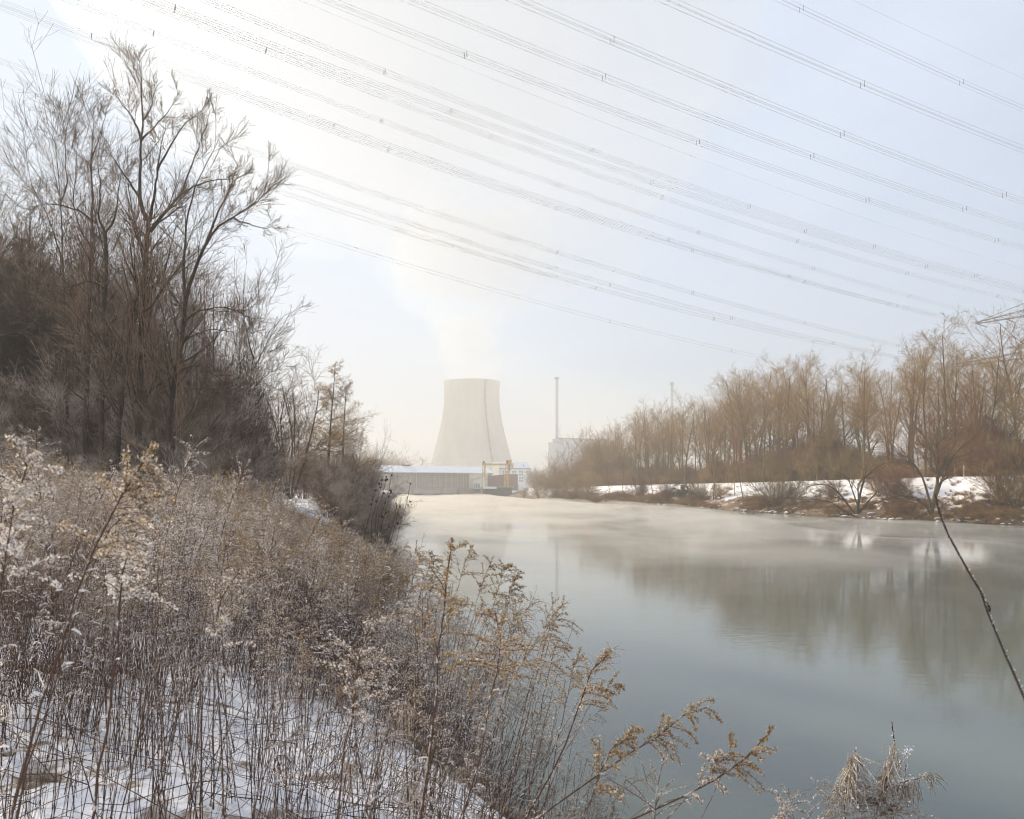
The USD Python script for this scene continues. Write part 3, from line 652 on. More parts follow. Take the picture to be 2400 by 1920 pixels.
BUSH = [make_proto(f'bush_{k}', *shrub(150 + k, 4.0, 22, (5, 50), 0.05, 10, 8, 0, 0.011), 'bark', ('twig', 'twig_olive', 'twig_red')[k], ('stems', 'twigs')) for k in range(3)]
BRAM = [make_proto(f'bramble_{k}', *shrub(160 + k, 1.2, 40, (15, 75), 0.02, 7, 5, 0, 0.010, up=-0.05, base_r=1.2), 'twig_red', ('twig_red', 'twig')[k], ('stems', 'twigs')) for k in range(2)]
FBUSH = [make_proto(f'frost_bush_{k}', *shrub(170 + k, 4.5, 30, (3, 32), 0.03, 12, 9, 0, 0.005, droop=0.05 * k, base_r=0.6, tlen=(0.36, 0.24)), 'brown_twig', ('frost_twig', 'brown_twig', 'frost_twig')[k], ('stems', 'twigs')) for k in range(3)]
DBUSH = [make_proto(f'dark_bush_{k}', *shrub(180 + k, 6.5, 26, (3, 32), 0.045, 12, 9, 0, 0.008, base_r=0.6, tlen=(0.36, 0.24)), 'dark_bark', 'dim_twig', ('stems', 'twigs')) for k in range(2)]

# ------------------------------------------------------------------ far bank: the wood behind the embankment
g = np.random.default_rng(21)
def skyline(px):
    return np.interp(px, [1250, 1330, 1400, 1480, 1560, 1640, 1720, 1790, 1880, 1960, 2040, 2120, 2220, 2290, 2340, 2400, 2700], [1090, 1052, 1030, 985, 962, 940, 905, 868, 862, 885, 862, 845, 790, 840, 775, 720, 690])
def on_right(y, d):
    x = rx(y) + d
    return float(x), float(right_z(x, y))
words_ = ['between two thinner stems', 'with a wide fan of limbs', 'with a narrow upright crown', 'forking low down', 'with a clean bare trunk', 'leaning slightly']
wood_trees, thin_trees = [], []
for row, (d0, step, jit) in enumerate(((18.0, 3.0, 1.6), (24.0, 3.6, 2.0), (33.0, 4.6, 3.0))):
    y = 74.0 + row
    while y < 350:
        yy = y + g.uniform(-jit, jit) * 0.6
        x, z = on_right(yy, d0 + g.uniform(-jit, jit))
        px = 1200 + F * x / yy
        y += step * (0.75 + 0.5 * g.random()) * (1 + yy / 500)
        if px > 2620:
            continue
        top = EYE + (HOR - skyline(px)) / F * yy
        H = (top - z) * (g.uniform(0.84, 1.09) if g.random() < 0.75 else g.uniform(0.62, 0.82)) * (1.0 if row < 2 else 0.95)
        if row == 0 and g.random() < 0.4:
            k = g.integers(3); s = min(H, g.uniform(10, 17)) / 16.0
            thin_trees.append(px)
            ref('slender_tree', THIN[k], None, 'tree', (x, yy, z - 0.1), g.uniform(0, 360), 'slender trees at the edge of the far wood', (s * 0.9, s * 0.9, s))
        else:
            k = g.integers(5); s = H / 25.0
            w = s * g.uniform(1.0, 1.4)
            wood_trees.append((px, row, k, H))
            ref('bare_tree', TALL[k], None, 'tree', (x, yy, z - 0.1), g.uniform(0, 360), 'tall bare trees of the far wood', (w, w, s))
MARKS = [(1225, 'sheet pile quay'), (1345, 'fan-shaped willow'), (1430, 'pale russet sapling'), (1500, 'tangled overhanging shrub'), (1575, 'faint chimney'), (1672, 'twin-stemmed slope tree'), (1742, 'russet-leaved tree'), (1832, 'crooked small slope tree'), (2010, 'low dark willow'), (2190, 'big yellowish willow'), (2345, 'upright dark shrub'), (2560, 'the right edge')]
NTH = ['first', 'second', 'third', 'fourth', 'fifth', 'sixth', 'seventh', 'eighth', 'ninth', 'tenth', 'eleventh', 'twelfth']
def place_label(px, seen, key, what):
    """Counts things of one kind from the last landmark on their left."""
    m_ = [q for q in MARKS if q[0] <= px]
    mark = f'right of {m_[-1][1]}' if m_ else 'left of sheet pile quay'
    n_ = seen[(key, mark)] = seen.get((key, mark), 0) + 1
    return f'{what}, {NTH[min(n_, 12) - 1]} {mark}'
seen_ = {}
for i_ in np.argsort([q[0] for q in wood_trees]):
    px, row, k_, H = wood_trees[i_]
    shape = ('round-crowned', 'narrow', 'wide-fanned', 'slim', 'broad')[k_]
    lab = place_label(px, seen_, row, f'{shape} bare tree in the far wood\'s {("front", "second", "back")[row]} row')
    nm = '/World/bare_tree' + (f'_{i_:03d}' if i_ else '')
    stage.GetPrimAtPath(nm).SetCustomDataByKey('label', lab)
for i_ in np.argsort(thin_trees):
    stage.GetPrimAtPath('/World/slender_tree' + (f'_{i_:03d}' if i_ else '')).SetCustomDataByKey('label', place_label(thin_trees[i_], seen_, 't', 'slender young tree at the far wood\'s edge'))
# undergrowth at the wood's foot
pos, ids, sc, rot = [], [], [], []
for d0, step in ((20.0, 1.5), (23.0, 1.8), (28.0, 2.4), (36, 3.5)):
    y = 70.0
    while y < 360:
        y += step * (0.6 + 0.8 * g.random()) * (1 + y / 400)
        x, z = on_right(y, d0 + g.uniform(-1.5, 1.5))
        if 1200 + F * x / y > 2560: continue
        pos.append((x, y, z - 0.1)); ids.append(int(g.integers(3))); sc.append(np.clip(2.6 * meshkit.fbm(np.array([x * 0.06, y * 0.06, 3.0]), 3, 8) - 0.25, 0.3, 1.8) * g.uniform(0.7, 1.2) * (1.0 if y < 190 else 1.4)); rot.append(g.uniform(0, 360))
def scatter(name, protos, pos, ids, sc, rot, label, tilt=None):
    pi = UsdGeom.PointInstancer.Define(stage, '/World/' + name)
    for k, pb in enumerate(protos):
        kx = UsdGeom.Xform.Define(stage, f'/World/{name}/kind_{k}')
        for q, (mesh_, m_) in enumerate(pb):
            usdkit.mesh(stage, f'/World/{name}/kind_{k}/piece_{q}', mesh_, M[m_], False)
        pi.CreatePrototypesRel().AddTarget(kx.GetPath())
    pi.CreateProtoIndicesAttr(Vt.IntArray(ids))
    pi.CreatePositionsAttr(Vt.Vec3fArray.FromNumpy(np.asarray(pos, np.float32)))
    s3 = np.asarray(sc, np.float32); s3 = np.repeat(s3[:, None], 3, 1) if s3.ndim == 1 else s3
    pi.CreateScalesAttr(Vt.Vec3fArray.FromNumpy(s3))
    r = np.radians(np.asarray(rot, float)) / 2
    if tilt is None:
        q = [Gf.Quath(float(math.cos(a)), 0, 0, float(math.sin(a))) for a in r]
    else:
        q = []
        for a, (tx_, ty_) in zip(np.asarray(rot, float), tilt):
            R_ = Gf.Rotation(Gf.Vec3d(0, 0, 1), float(a)) * Gf.Rotation(Gf.Vec3d(1, 0, 0), float(tx_)) * Gf.Rotation(Gf.Vec3d(0, 1, 0), float(ty_))
            k = R_.GetQuat(); im = k.GetImaginary()
            q.append(Gf.Quath(float(k.GetReal()), float(im[0]), float(im[1]), float(im[2])))
    pi.CreateOrientationsAttr(Vt.QuathArray(q))
    return tag(pi, label, None, None, 'stuff')
und = [[(a.mesh(), 'bark'), (b.mesh(), m_)] for (a, b), m_ in ((shrub(200, 4.0, 20, (3, 40), 0.04, 10, 8, 0, 0.012), 'twig_olive'), (shrub(201, 3.2, 24, (5, 50), 0.03, 9, 8, 0, 0.012), 'twig'), (shrub(202, 5.0, 16, (3, 30), 0.05, 12, 8, 0, 0.012), 'twig_red'))]
scatter('wood_undergrowth', und, pos, ids, sc, rot, 'brown brushwood thicket at the foot of the far wood')

# shrubs and small trees on the slope between embankment top and water
def at_px(px, d):
    """Place on the far slope, d from the waterline, in picture column px."""
    lo, hi = 45.0, 470.0
    for _ in range(50):
        m_ = (lo + hi) / 2
        if 1200 + F * (rx(m_) + d) / m_ > px: lo = m_
        else: hi = m_
    y = (lo + hi) / 2
    x, z = on_right(y, d)
    return np.array([x, y, z])
for px, d, kind, H, lab in (
    (1672, 4.0, 'thin', 15, 'twin-stemmed slender tree growing from the snowy slope, tallest on the slope'),
    (1742, 3.2, 'russet', 13, 'russet-leaved young tree on the slope beside the dark-trunked wood'),
    (1722, 7.0, 'thin', 10, 'thin dark sapling just left of the russet tree on the slope'),
    (1530, 4.0, 'thin', 14, 'yellowish slender tree on the slope left of the dark evergreen shrub'),
    (1500, 3.0, 'bush2', 5, 'tangled brown shrub overhanging the slope left of the evergreen shrub'),
    (1430, 3.0, 'russet', 9, 'pale russet sapling on the far left part of the slope'),
    (1380, 2.5, 'bush0', 6, 'broad brown shrub at the narrow end of the slope'),
    (1460, 7.0, 'thin', 14, 'slim tree at the left end of the embankment top'),
    (1815, 1.5, 'bush1', 6, 'many-stemmed olive shrub fanning out at the waterline right of the russet tree'),
    (1832, 3.5, 'thin', 9, 'crooked small tree right of the fanning olive shrub'),
    (1860, 4.5, 'bush1', 4, 'open shrub on the white slope right of the crooked small tree'),
    (1690, 5.5, 'bush0', 3, 'small thorny shrub on the slope beside the twin-stemmed tree'),
    (1640, 4.5, 'bush1', 4, 'spiky bare shrub right of the evergreen shrub'),
    (2345, 5.5, 'bush2', 6, 'upright dark shrub on the snowy slope near the right edge'),
    (2385, 4.0, 'bush0', 4.2, 'brown shrub cut by the right edge of the picture'),
    (1565, 2.0, 'bush2', 4, 'red-brown shrub below the evergreen shrub at the water'),
    (1345, 2.0, 'bush0', 7, 'large fan-shaped willow shrub at the left end of the far bank'),
    (1300, 2.0, 'bush1', 7, 'tall olive willow shrub beside the quay end of the far bank'),
    (1262, 1.5, 'bush0', 5, 'rounded brown shrub next to the dark sheet pile quay'),
    (1228, 1.0, 'bush0', 4, 'low brown shrub partly hiding the sheet pile quay'),
    (2095, 5.0, 'bush2', 4.6, 'rounded dark red-brown bush between the two riverside willows'),
    (2060, 7.0, 'bush0', 4.0, 'rounded brown bush behind the low dark willow'),
    (1950, 6.0, 'bush2', 2.6, 'low red-brown bush left of the low dark willow'),
    (1325, 9.0, 'bush1', 9, 'dense tall shrub behind the fan-shaped willow')):
    p = at_px(px, d)
    if kind == 'thin': src, b = THIN[int(px) % 3], 16.0
    elif kind == 'russet': src, b = RUSS[int(px) % 2], 12.0
    else: src, b = BUSH[int(kind[-1])], 4.0
    s = H / b
    ref('slope_tree' if kind in ('thin', 'russet') else 'slope_shrub', src, lab, 'tree' if kind in ('thin', 'russet') else 'shrub', (p[0], p[1], p[2] - 0.05), (px * 37) % 360, None, (s * 1.05, s * 1.05, s))
p = at_px(1672, 4.3)
ref('slope_tree', THIN[0], 'shorter second stem close beside the twin-stemmed slender tree', 'tree', (p[0] + .5, p[1], p[2]), 77, None, 0.8)
# far end thicket on both sides of the narrowing river
for k, (px, y, H) in enumerate(((1400, 330, 16), (1370, 345, 14), (1345, 365, 12), (1320, 385, 11), (1300, 400, 9), (1282, 420, 8), (1430, 320, 17), (1265, 430, 6))):
    x = (px - 1200) / F * y
    ref('end_thicket_tree', BUSH[k % 2], f'rounded brown thicket tree in the hazy far end of the wood, {NTH[(4, 3, 2, 2, 1, 0, 5, 0)[k]]} tallest' if False else 'rounded brown thicket tree at the hazy far end, ' + ('under the reactor hall roof edge', 'left of the tall end tree', 'third from the hall', 'in the middle of the end group', 'below the hall wall', 'lowest but one', 'tallest of the end group', 'lowest of the end group')[k], 'tree', (x, y, 3.0), k * 50, 'thicket trees at the hazy far end', (H / 4.0 * 0.8, H / 4.0 * 0.8, H / 4.0))
brs = []
for k in range(46):
    y = g.uniform(90, 330); d = g.uniform(1.0, 6.0)
    x, z = on_right(y, d)
    if 1200 + F * x / y > 2480: continue
    brs.append(1200 + F * x / y)
    ref('bramble', BRAM[k % 2], None, 'bramble', (x, y, z - 0.1), g.uniform(0, 360), 'bramble patches on the far slope', g.uniform(0.7, 1.5))

for i_ in np.argsort(brs):
    stage.GetPrimAtPath('/World/bramble' + (f'_{i_:03d}' if i_ else '')).SetCustomDataByKey('label', place_label(brs[i_], seen_, 'b', 'red-brown bramble patch on the far slope'))
TUFT = []
for k in range(3):
    g_ = np.random.default_rng(470 + k); P, R = [], []
    for _ in range(26):
        a_ = g_.uniform(0, 2 * np.pi); L = g_.uniform(0.25, 0.75); q = np.linspace(0, 1, 4); o_ = g_.normal(size=2) * 0.12; b_ = g_.uniform(0.2, 0.9)
        P.append(np.c_[o_[0] + np.cos(a_) * L * q ** 1.4 * b_, o_[1] + np.sin(a_) * L * q ** 1.4 * b_, L * (q - 0.45 * q ** 2)]); R.append(np.array([0.012, 0.012, 0.009, 0.005]))
    TUFT.append([(MB().tubes(P, R, 3).mesh(), ('twig_red', 'twig', 'twig_olive')[k])])
tp_ = []
for _ in range(8500):
    y = 70 + 240 * g.random() ** 1.3; d = abs(g.normal()) * 4.0 + 0.3
    if d > 11.5 or meshkit.fbm(np.array([d * 0.25, y * 0.12, 1.0]), 3, 4) < 0.42: continue
    x, z = on_right(y, d)
    if 1200 + F * x / y < 2460: tp_.append((x, y, z - 0.03))
scatter('slope_grass', TUFT, tp_, [int(v) for v in g.integers(0, 3, len(tp_))], g.uniform(0.6, 1.6, len(tp_)), g.uniform(0, 360, len(tp_)), 'dead brown grass tufts poking through the snow of the far slope')
# dark evergreen shrub
gg = np.random.default_rng(5)
wood, crown = shrub(210, 3.0, 14, (5, 50), 0.05, 10, 8, 0, 0.01)
lv = MB()
c = np.vstack([x for x in crown.v])[::3]
c = c[gg.integers(0, len(c), 2600)]
q = gg.normal(size=(len(c), 3, 3)) * 0.13
lv.add((c[:, None] + q).reshape(-1, 3), np.arange(len(c) * 3).reshape(-1, 3))
p = at_px(1602, 3.5)
t = thing('evergreen_shrub', 'dark green evergreen shrub on the far slope left of the twin-stemmed tree', 'shrub', p)
part(t, 'stems', wood.mesh(), M['bark']); part(t, 'leaves', lv.mesh(), M['evergreen'])

# the two big riverside willows
def willow(name, label, px, d, limbs, seed, mats, br=12, tw=10, tw2=3, up=0.05):
    g_ = np.random.default_rng(seed)
    p0 = at_px(px, d)
    t = thing(name, label, 'tree', p0)
    wood, crown = MB(), MB()
    Ps, Rs = [], []
    for pts, r in limbs:
        q = np.array([W(a, b, p0[1] + dy) - p0 for a, b, dy in pts])
        Ps.append(smooth_path(q, 10)); Rs.append(np.linspace(1, 0.25, 10) * r)
    P, R = np.array(Ps), np.array(Rs)
    wood.tubes(P, R, 7)
    P2, R2 = children(P, R, g_, br, (0.25, 1.0), (20, 55), (0.5, 0.3), up, 0.12, 6, 0.55, 0.016, 0.3, lmax=4.0)
    wood.tubes(P2, R2, 4)
    P3, R3 = children(P2, R2, g_, tw, (0.15, 1.0), (20, 50), (0.55, 0.4), up, 0.12, 5, 0.7, 0.012, 0.5)
    crown.tubes(P3, R3, 3)
    P4, R4 = children(P3, R3, g_, tw2, (0.1, 1.0), (15, 45), (0.6, 0.5), up, 0.1, 4, 0.8, 0.010, 0.6)
    crown.tubes(P4, R4, 3)
    part(t, 'trunk', wood.mesh(), M[mats[0]], True); part(t, 'crown', crown.mesh(), M[mats[1]])
    return t
willow('riverside_willow', 'large spreading willow with yellowish limbs and reddish twigs at the far waterline', 2180, 1.2, [
    ([(2180, 1212, 0), (2190, 1165, 0), (2198, 1110, 0.5), (2190, 1070, 1), (2170, 1030, 1.5), (2140, 995, 2)], 0.30),
    ([(2184, 1200, 0), (2198, 1150, .3), (2214, 1110, .8), (2226, 1080, 1), (2250, 1050, 1), (2280, 1020, 1.5)], 0.22),
    ([(2195, 1120, 0), (2200, 1080, 1), (2196, 1040, 1.5), (2200, 1000, 2), (2205, 975, 2)], 0.17),
    ([(2180, 1205, 0), (2165, 1180, -1), (2140, 1165, -2), (2105, 1160, -3), (2080, 1170, -4)], 0.16),
    ([(2182, 1190, 0), (2172, 1150, -.5), (2160, 1115, -1), (2140, 1085, -1.5), (2105, 1060, -2)], 0.18),
    ([(2160, 1115, -1), (2130, 1075, 0), (2110, 1050, 1), (2085, 1030, 1)], 0.1),
    ([(2198, 1110, 0.5), (2235, 1075, -1), (2270, 1065, -1.5), (2300, 1055, -2)], 0.09)], 31, ('bark', 'twig_red'))
willow('fallen_willow', 'dark low willow with crooked snow-dusted limbs sprawling at the far waterline', 2010, 1.0, [
    ([(2010, 1212, 0), (2012, 1180, 0), (2018, 1150, 0), (2025, 1125, 0.5), (2050, 1100, 1), (2075, 1085, 1.5)], 0.22),
    ([(2008, 1210, 0), (1985, 1180, -.5), (1960, 1150, -1), (1930, 1135, -1.5), (1895, 1140, -2), (1885, 1160, -2)], 0.15),
    ([(2005, 1212, 0), (1975, 1195, -1), (1940, 1175, -2), (1905, 1170, -2.5), (1885, 1180, -3)], 0.12),
    ([(2012, 1205, 0), (2035, 1175, .5), (2060, 1150, 1), (2095, 1120, 1.5), (2110, 1105, 2)], 0.14),
    ([(2012, 1190, 0), (1998, 1150, 0), (1985, 1120, 0.5), (1960, 1105, 1)], 0.12),
    ([(2014, 1180, 0), (2010, 1140, .5), (2030, 1110, 1), (2025, 1085, 1.5)], 0.12),
    ([(2006, 1213, -.3), (1990, 1205, -1.5), (1960, 1208, -2.5), (1945, 1214, -3)], 0.09),
    ([(2015, 1195, 0), (2045, 1182, -1), (2075, 1172, -1.5), (2105, 1160, -2)], 0.10)], 32, ('dark_bark', 'twig_olive'), 11, 8, 2, 0.0)
wood, crown = MB(), MB()
lt = [([(2400, 1135, 0), (2380, 1085, 0), (2365, 1060, .5), (2335, 1040, 1)], 0.16), ([(2400, 1130, 0), (2375, 1127, -1), (2350, 1125, -2), (2330, 1128, -2)], 0.07), ([(2392, 1110, 0), (2395, 1060, 1), (2380, 1010, 1), (2360, 960, 2)], 0.14)]
willow('leaning_tree', 'leaning bare tree reaching in from the right edge over the snowy slope', 2405, 7.0, lt, 33, ('bark', 'twig_olive'))

# markers by the embankment
p = at_px(2025, 15.0)
solo('orange_marker_post', MB().tube([(p[0], p[1], p[2] - 0.1), (p[0], p[1], p[2] + 2.2)], 0.07, 6).mesh(), K(stage, '/World/Looks/orange', {'p': ('principled_bsdf', {'base_color': (0.6, 0.12, 0.03), 'roughness': 0.6})}, [], surface='p.BSDF'), False, 'thin orange marker post behind the low dark willow', 'post')
p = at_px(2259, 15.5)
solo('white_marker_post', MB().tube([(p[0], p[1], p[2] - 0.1), (p[0], p[1], p[2] + 1.6)], 0.06, 6).mesh(), M['white_wall'], False, 'small white post on the embankment right of the big willow', 'post')

# riprap stones along the far waterline, snow-capped
M['stone'] = K(stage, '/World/Looks/stone', {
    'g': ('geometry', {}), 'xyz': ('separate_xyz', {}), 'n': ('noise_texture', {'scale': 2.0, 'detail': 4.0}),
    'a': ('math', {'math_type': 'multiply_add', 'value2': 0.5}), 'r': ('rgb_ramp', {'ramp': [(0, (0.20, 0.17, 0.13)), (0.80, (0.30, 0.26, 0.20)), (0.92, (0.74, 0.74, 0.76)), (1, (0.82, 0.82, 0.85))]}),
    'p': ('principled_bsdf', {'roughness': 0.9})},
    [('g.normal', 'xyz.vector'), ('g.position', 'n.vector'), ('xyz.z', 'a.value1'), ('n.fac', 'a.value3'), ('a.value', 'r.fac'), ('r.color', 'p.base_color')], surface='p.BSDF')
def rock(seed):
    g_ = np.random.default_rng(seed)
    s_ = trimesh.creation.icosphere(1, 0.5)
    v = s_.vertices * (1 + 0.5 * (meshkit.noise(s_.vertices * 2.3 + seed, seed) - 0.5))[:, None]
    v = np.sign(v) * np.abs(v) ** 0.85 * np.array([1.2, 0.8, 0.55])
    return v, np.array(s_.faces)
STONES = []
for k in range(5):
    pr = proto(f'stone_{k}'); STONES.append(pr.GetPath())
    usdkit.mesh(stage, f'/World/Kinds/stone_{k}/rock', rock(k), M['stone'], 40)
for k in range(230):
    y = 66 + 190 * g.random() ** 1.5
    d = abs(g.normal() * 0.9) - 0.15
    x, z = on_right(y, d)
    if 1200 + F * x / y > 2440: continue
    s = 0.3 + 0.75 * g.random() ** 2
    ref('riprap_stone', STONES[k % 5], 'snow-capped riprap stone at the far waterline', 'stone', (x, y, z + 0.05), g.uniform(0, 360), 'riprap stones along the far waterline', (s, s * 0.8, s))

# ------------------------------------------------------------------ near bank: the big bare trees
def traced(name, label, limbs, seed, base, mats=('dark_bark', 'brown_twig'), br=17, tw=9, tw2=3, t0=0.22, lm=2.6, rm=0.0052, up=0.10, extra=0):
    """A tree whose main limbs are given as (picture column, row, metres nearer or farther than the trunk) and a radius."""
    g_ = np.random.default_rng(seed)
    p0 = W(*base)
    p0[2] = left_z(p0[0], p0[1])
    t = thing(name, label, 'tree', p0)
    wood, crown = MB(), MB()
    Ps, Rs = [], []
    for pts, r0, r1 in limbs:
        q = np.array([W(330 + (a - 330) * 0.96, 1000 - (1000 - b) * 0.945, base[2] + dy) - p0 for a, b, dy in pts])
        if pts[0][1] > 940:
            q[0, 2] = -0.2
        pp = smooth_path(q, 14)
        pp[1:-1] += g_.normal(size=(12, 3)) * 0.012
        Ps.append(pp); Rs.append(0.82 * (r0 + (r1 * 0.7 - r0) * np.linspace(0, 1, 14) ** 0.7))
    P, R = np.array(Ps), np.array(Rs)
    wood.tubes(P, R, 8)
    ll = np.linalg.norm(np.diff(P, axis=1), axis=2).sum(1)
    P2, R2 = children(P, R, g_, np.maximum(4, br * ll / 6.0), (t0, 1.0), (25, 65), (0.36, 0.20), up, 0.05, 7, 0.36, rm * 1.3, 0.3, lmax=lm, lmin=0.5)
    wood.tubes(P2, R2, 4)
    P3, R3 = children(P2, R2, g_, tw, (0.12, 1.0), (18, 48), (0.55, 0.4), up * 0.8, 0.05, 5, 0.6, rm, 0.5, lmax=1.5)
    crown.tubes(P3, R3, 3)
    P4, R4 = children(P3, R3, g_, tw2, (0.1, 1.0), (18, 48), (0.6, 0.5), up * 0.6, 0.05, 4, 0.8, rm * 0.8, 0.6, lmax=0.8)
    crown.tubes(P4, R4, 3)
    part(t, 'trunk', wood.mesh(), M[mats[0]], True)
    part(t, 'crown', crown.mesh(), M[mats[1]])
    c = P4[g_.integers(0, len(P4), 26), -1]
    lv = MB()
    for _ in range(4):
        q = g_.normal(size=(len(c), 3, 3)) * 0.016 + g_.normal(size=(len(c), 1, 3)) * 0.05
        lv.add((c[:, None] + q).reshape(-1, 3), np.arange(len(c) * 3).reshape(-1, 3))
    part(t, 'dead_leaves', lv.mesh(), M['leaf'])
    return t
traced('bare_riverside_tree', 'tallest bare tree on the near bank, its thick vine-hung trunk forking in the middle', [
    ([(322, 1015, 0), (328, 860, 0), (332, 700, 0), (340, 600, 0), (349, 490, 0)], 0.19, 0.13),
    ([(349, 490, 0), (330, 440, .2), (327, 390, .3), (331, 300, .4), (335, 240, .5), (331, 170, .5), (332, 97, .6)], 0.10, 0.012),
    ([(335, 242, .5), (352, 215, .2), (366, 165, 0), (384, 140, -.2)], 0.04, 0.01),
    ([(331, 290, .4), (303, 222, .8), (280, 195, 1.2), (262, 140, 1.4)], 0.05, 0.01),
    ([(331, 290, .4), (365, 255, 0), (395, 220, -.4), (424, 178, -.6)], 0.045, 0.01),
    ([(352, 490, 0), (362, 430, -.3), (370, 360, -.5), (380, 305, -.6), (392, 245, -.8)], 0.075, 0.012),
    ([(353, 515, 0), (390, 468, .5), (430, 425, 1), (465, 402, 1.4), (515, 388, 1.8), (560, 385, 2.2)], 0.10, 0.015),
    ([(371, 364, -.5), (398, 310, -.8), (425, 265, -1), (452, 236, -1.2), (490, 212, -1.3)], 0.05, 0.01),
    ([(330, 440, .2), (300, 390, .6), (270, 345, 1.0), (238, 290, 1.3)], 0.06, 0.01),
    ([(430, 425, 1), (455, 350, 1), (480, 280, .8), (500, 215, .8)], 0.05, 0.01)], 41, (322, 1015, 30.0), br=13)
traced('bare_riverside_tree', 'strong bare tree nearest the river on the near bank, two rising stems arching right', [
    ([(388, 1052, 0), (402, 960, 0), (415, 870, 0), (430, 770, 0), (440, 685, 0)], 0.16, 0.11),
    ([(440, 685, 0), (434, 600, .3), (439, 520, .5), (450, 455, .5), (468, 395, .4), (498, 335, .3), (520, 288, 0)], 0.075, 0.012),
    ([(440, 685, 0), (468, 595, -.3), (490, 548, -.5), (520, 502, -.8), (556, 482, -1), (592, 458, -1.2), (622, 425, -1.4), (640, 392, -1.5)], 0.09, 0.012),
    ([(490, 548, -.5), (508, 495, -.2), (532, 440, 0), (560, 388, .2), (578, 326, .4)], 0.06, 0.01),
    ([(436, 745, 0), (470, 715, -.8), (520, 704, -1.6), (560, 712, -2.2), (600, 735, -2.6)], 0.05, 0.012),
    ([(426, 800, 0), (470, 768, .8), (525, 760, 1.6), (575, 775, 2.2)], 0.045, 0.012),
    ([(416, 865, 0), (465, 850, -.6), (505, 868, -1.3), (540, 900, -1.6)], 0.04, 0.01),
    ([(404, 950, 0), (450, 905, .5), (500, 905, 1), (545, 925, 1.6)], 0.035, 0.01),
    ([(556, 482, -1), (600, 500, -1.4), (640, 508, -1.8), (655, 495, -2)], 0.035, 0.008)], 42, (388, 1052, 28.0), br=15, t0=0.18)
traced('bare_riverside_tree', 'straight dark trunk with a snapped-looking top left of the vine-hung tree', [
    ([(232, 1000, 0), (236, 860, 0), (239, 740, 0), (245, 600, 0), (243, 520, 0)], 0.14, 0.10),
    ([(243, 520, 0), (262, 492, -.3), (271, 455, -.4), (277, 405, -.4), (290, 340, -.3)], 0.06, 0.01),
    ([(243, 520, 0), (228, 470, .4), (232, 410, .6), (225, 340, .8), (236, 270, .8)], 0.06, 0.01),
    ([(241, 660, 0), (205, 640, -.6), (150, 655, -1.2), (100, 650, -1.6)], 0.035, 0.01),
    ([(238, 760, 0), (290, 720, .5), (340, 690, 1)], 0.035, 0.01)], 43, (232, 1000, 31.0), br=11, t0=0.35)
traced('bare_riverside_tree', 'dark trunk with one long bough arching far to the left', [
    ([(193, 985, 0), (200, 860, 0), (204, 720, 0), (210, 600, 0), (216, 540, 0), (210, 490, 0)], 0.14, 0.09),
    ([(210, 490, 0), (172, 462, -.4), (130, 450, -.9), (84, 450, -1.3), (60, 475, -1.5)], 0.06, 0.012),
    ([(210, 490, 0), (212, 420, .3), (208, 335, .4), (215, 245, .5), (196, 195, .5)], 0.065, 0.01),
    ([(208, 335, .4), (230, 280, .2), (245, 215, 0)], 0.04, 0.01),
    ([(212, 560, 0), (180, 500, .5), (165, 430, .8), (172, 350, 1), (180, 270, 1)], 0.05, 0.01)], 44, (193, 985, 33.0), br=12, t0=0.3)
traced('bare_riverside_tree', 'slender bare tree farthest left of the group, top forked in three', [
    ([(150, 960, 0), (145, 760, 0), (140, 600, 0), (133, 430, 0), (122, 290, 0), (110, 230, 0)], 0.09, 0.01),
    ([(124, 310, 0), (105, 265, .3), (86, 240, .5)], 0.03, 0.008),
    ([(135, 440, 0), (150, 390, -.3), (146, 310, -.4), (138, 225, -.4)], 0.04, 0.008),
    ([(141, 620, 0), (100, 470, .5), (60, 390, .8), (52, 310, 1)], 0.045, 0.01)], 45, (150, 960, 34.0), br=12, t0=0.3)
traced('bare_riverside_tree', 'leaning stem crossing behind the vine-hung trunk towards the upper right', [
    ([(268, 1000, 0), (285, 900, 0), (298, 790, 0), (312, 700, 0), (345, 640, .3)], 0.13, 0.08),
    ([(312, 720, 0), (345, 712, -.4), (385, 655, -.8), (432, 598, -1.2), (488, 553, -1.6)], 0.065, 0.015),
    ([(345, 640, .3), (330, 560, .8), (312, 480, 1), (300, 400, 1), (298, 300, 1)], 0.055, 0.01)], 46, (268, 1000, 29.5), br=11, t0=0.3)
traced('bare_riverside_tree', 'thin pale bare tree at the right end of the near wood', [
    ([(592, 1010, 0), (598, 880, 0), (612, 790, 0), (628, 700, 0), (640, 640, 0)], 0.06, 0.008),
    ([(600, 870, 0), (635, 800, -.4), (665, 740, -.7), (700, 712, -.9)], 0.03, 0.006),
    ([(605, 830, 0), (585, 740, .5), (580, 660, .8), (590, 590, .8)], 0.035, 0.006),
    ([(596, 920, 0), (640, 870, .5), (680, 850, 1), (705, 862, 1.2)], 0.03, 0.006)], 47, (592, 1010, 36.0), br=14, t0=0.2)
traced('bare_riverside_tree', 'bare tree mostly beyond the left edge, only its outer twigs in the picture', [
    ([(-70, 980, 0), (-60, 760, 0), (-45, 600, 0), (-20, 480, 0), (8, 400, 0)], 0.13, 0.015),
    ([(-60, 700, 0), (-20, 600, -.4), (25, 530, -.8), (75, 500, -1)], 0.05, 0.01),
    ([(-45, 600, 0), (-60, 480, .5), (-40, 380, .8)], 0.05, 0.01)], 48, (-70, 980, 34.0), br=13, t0=0.3)

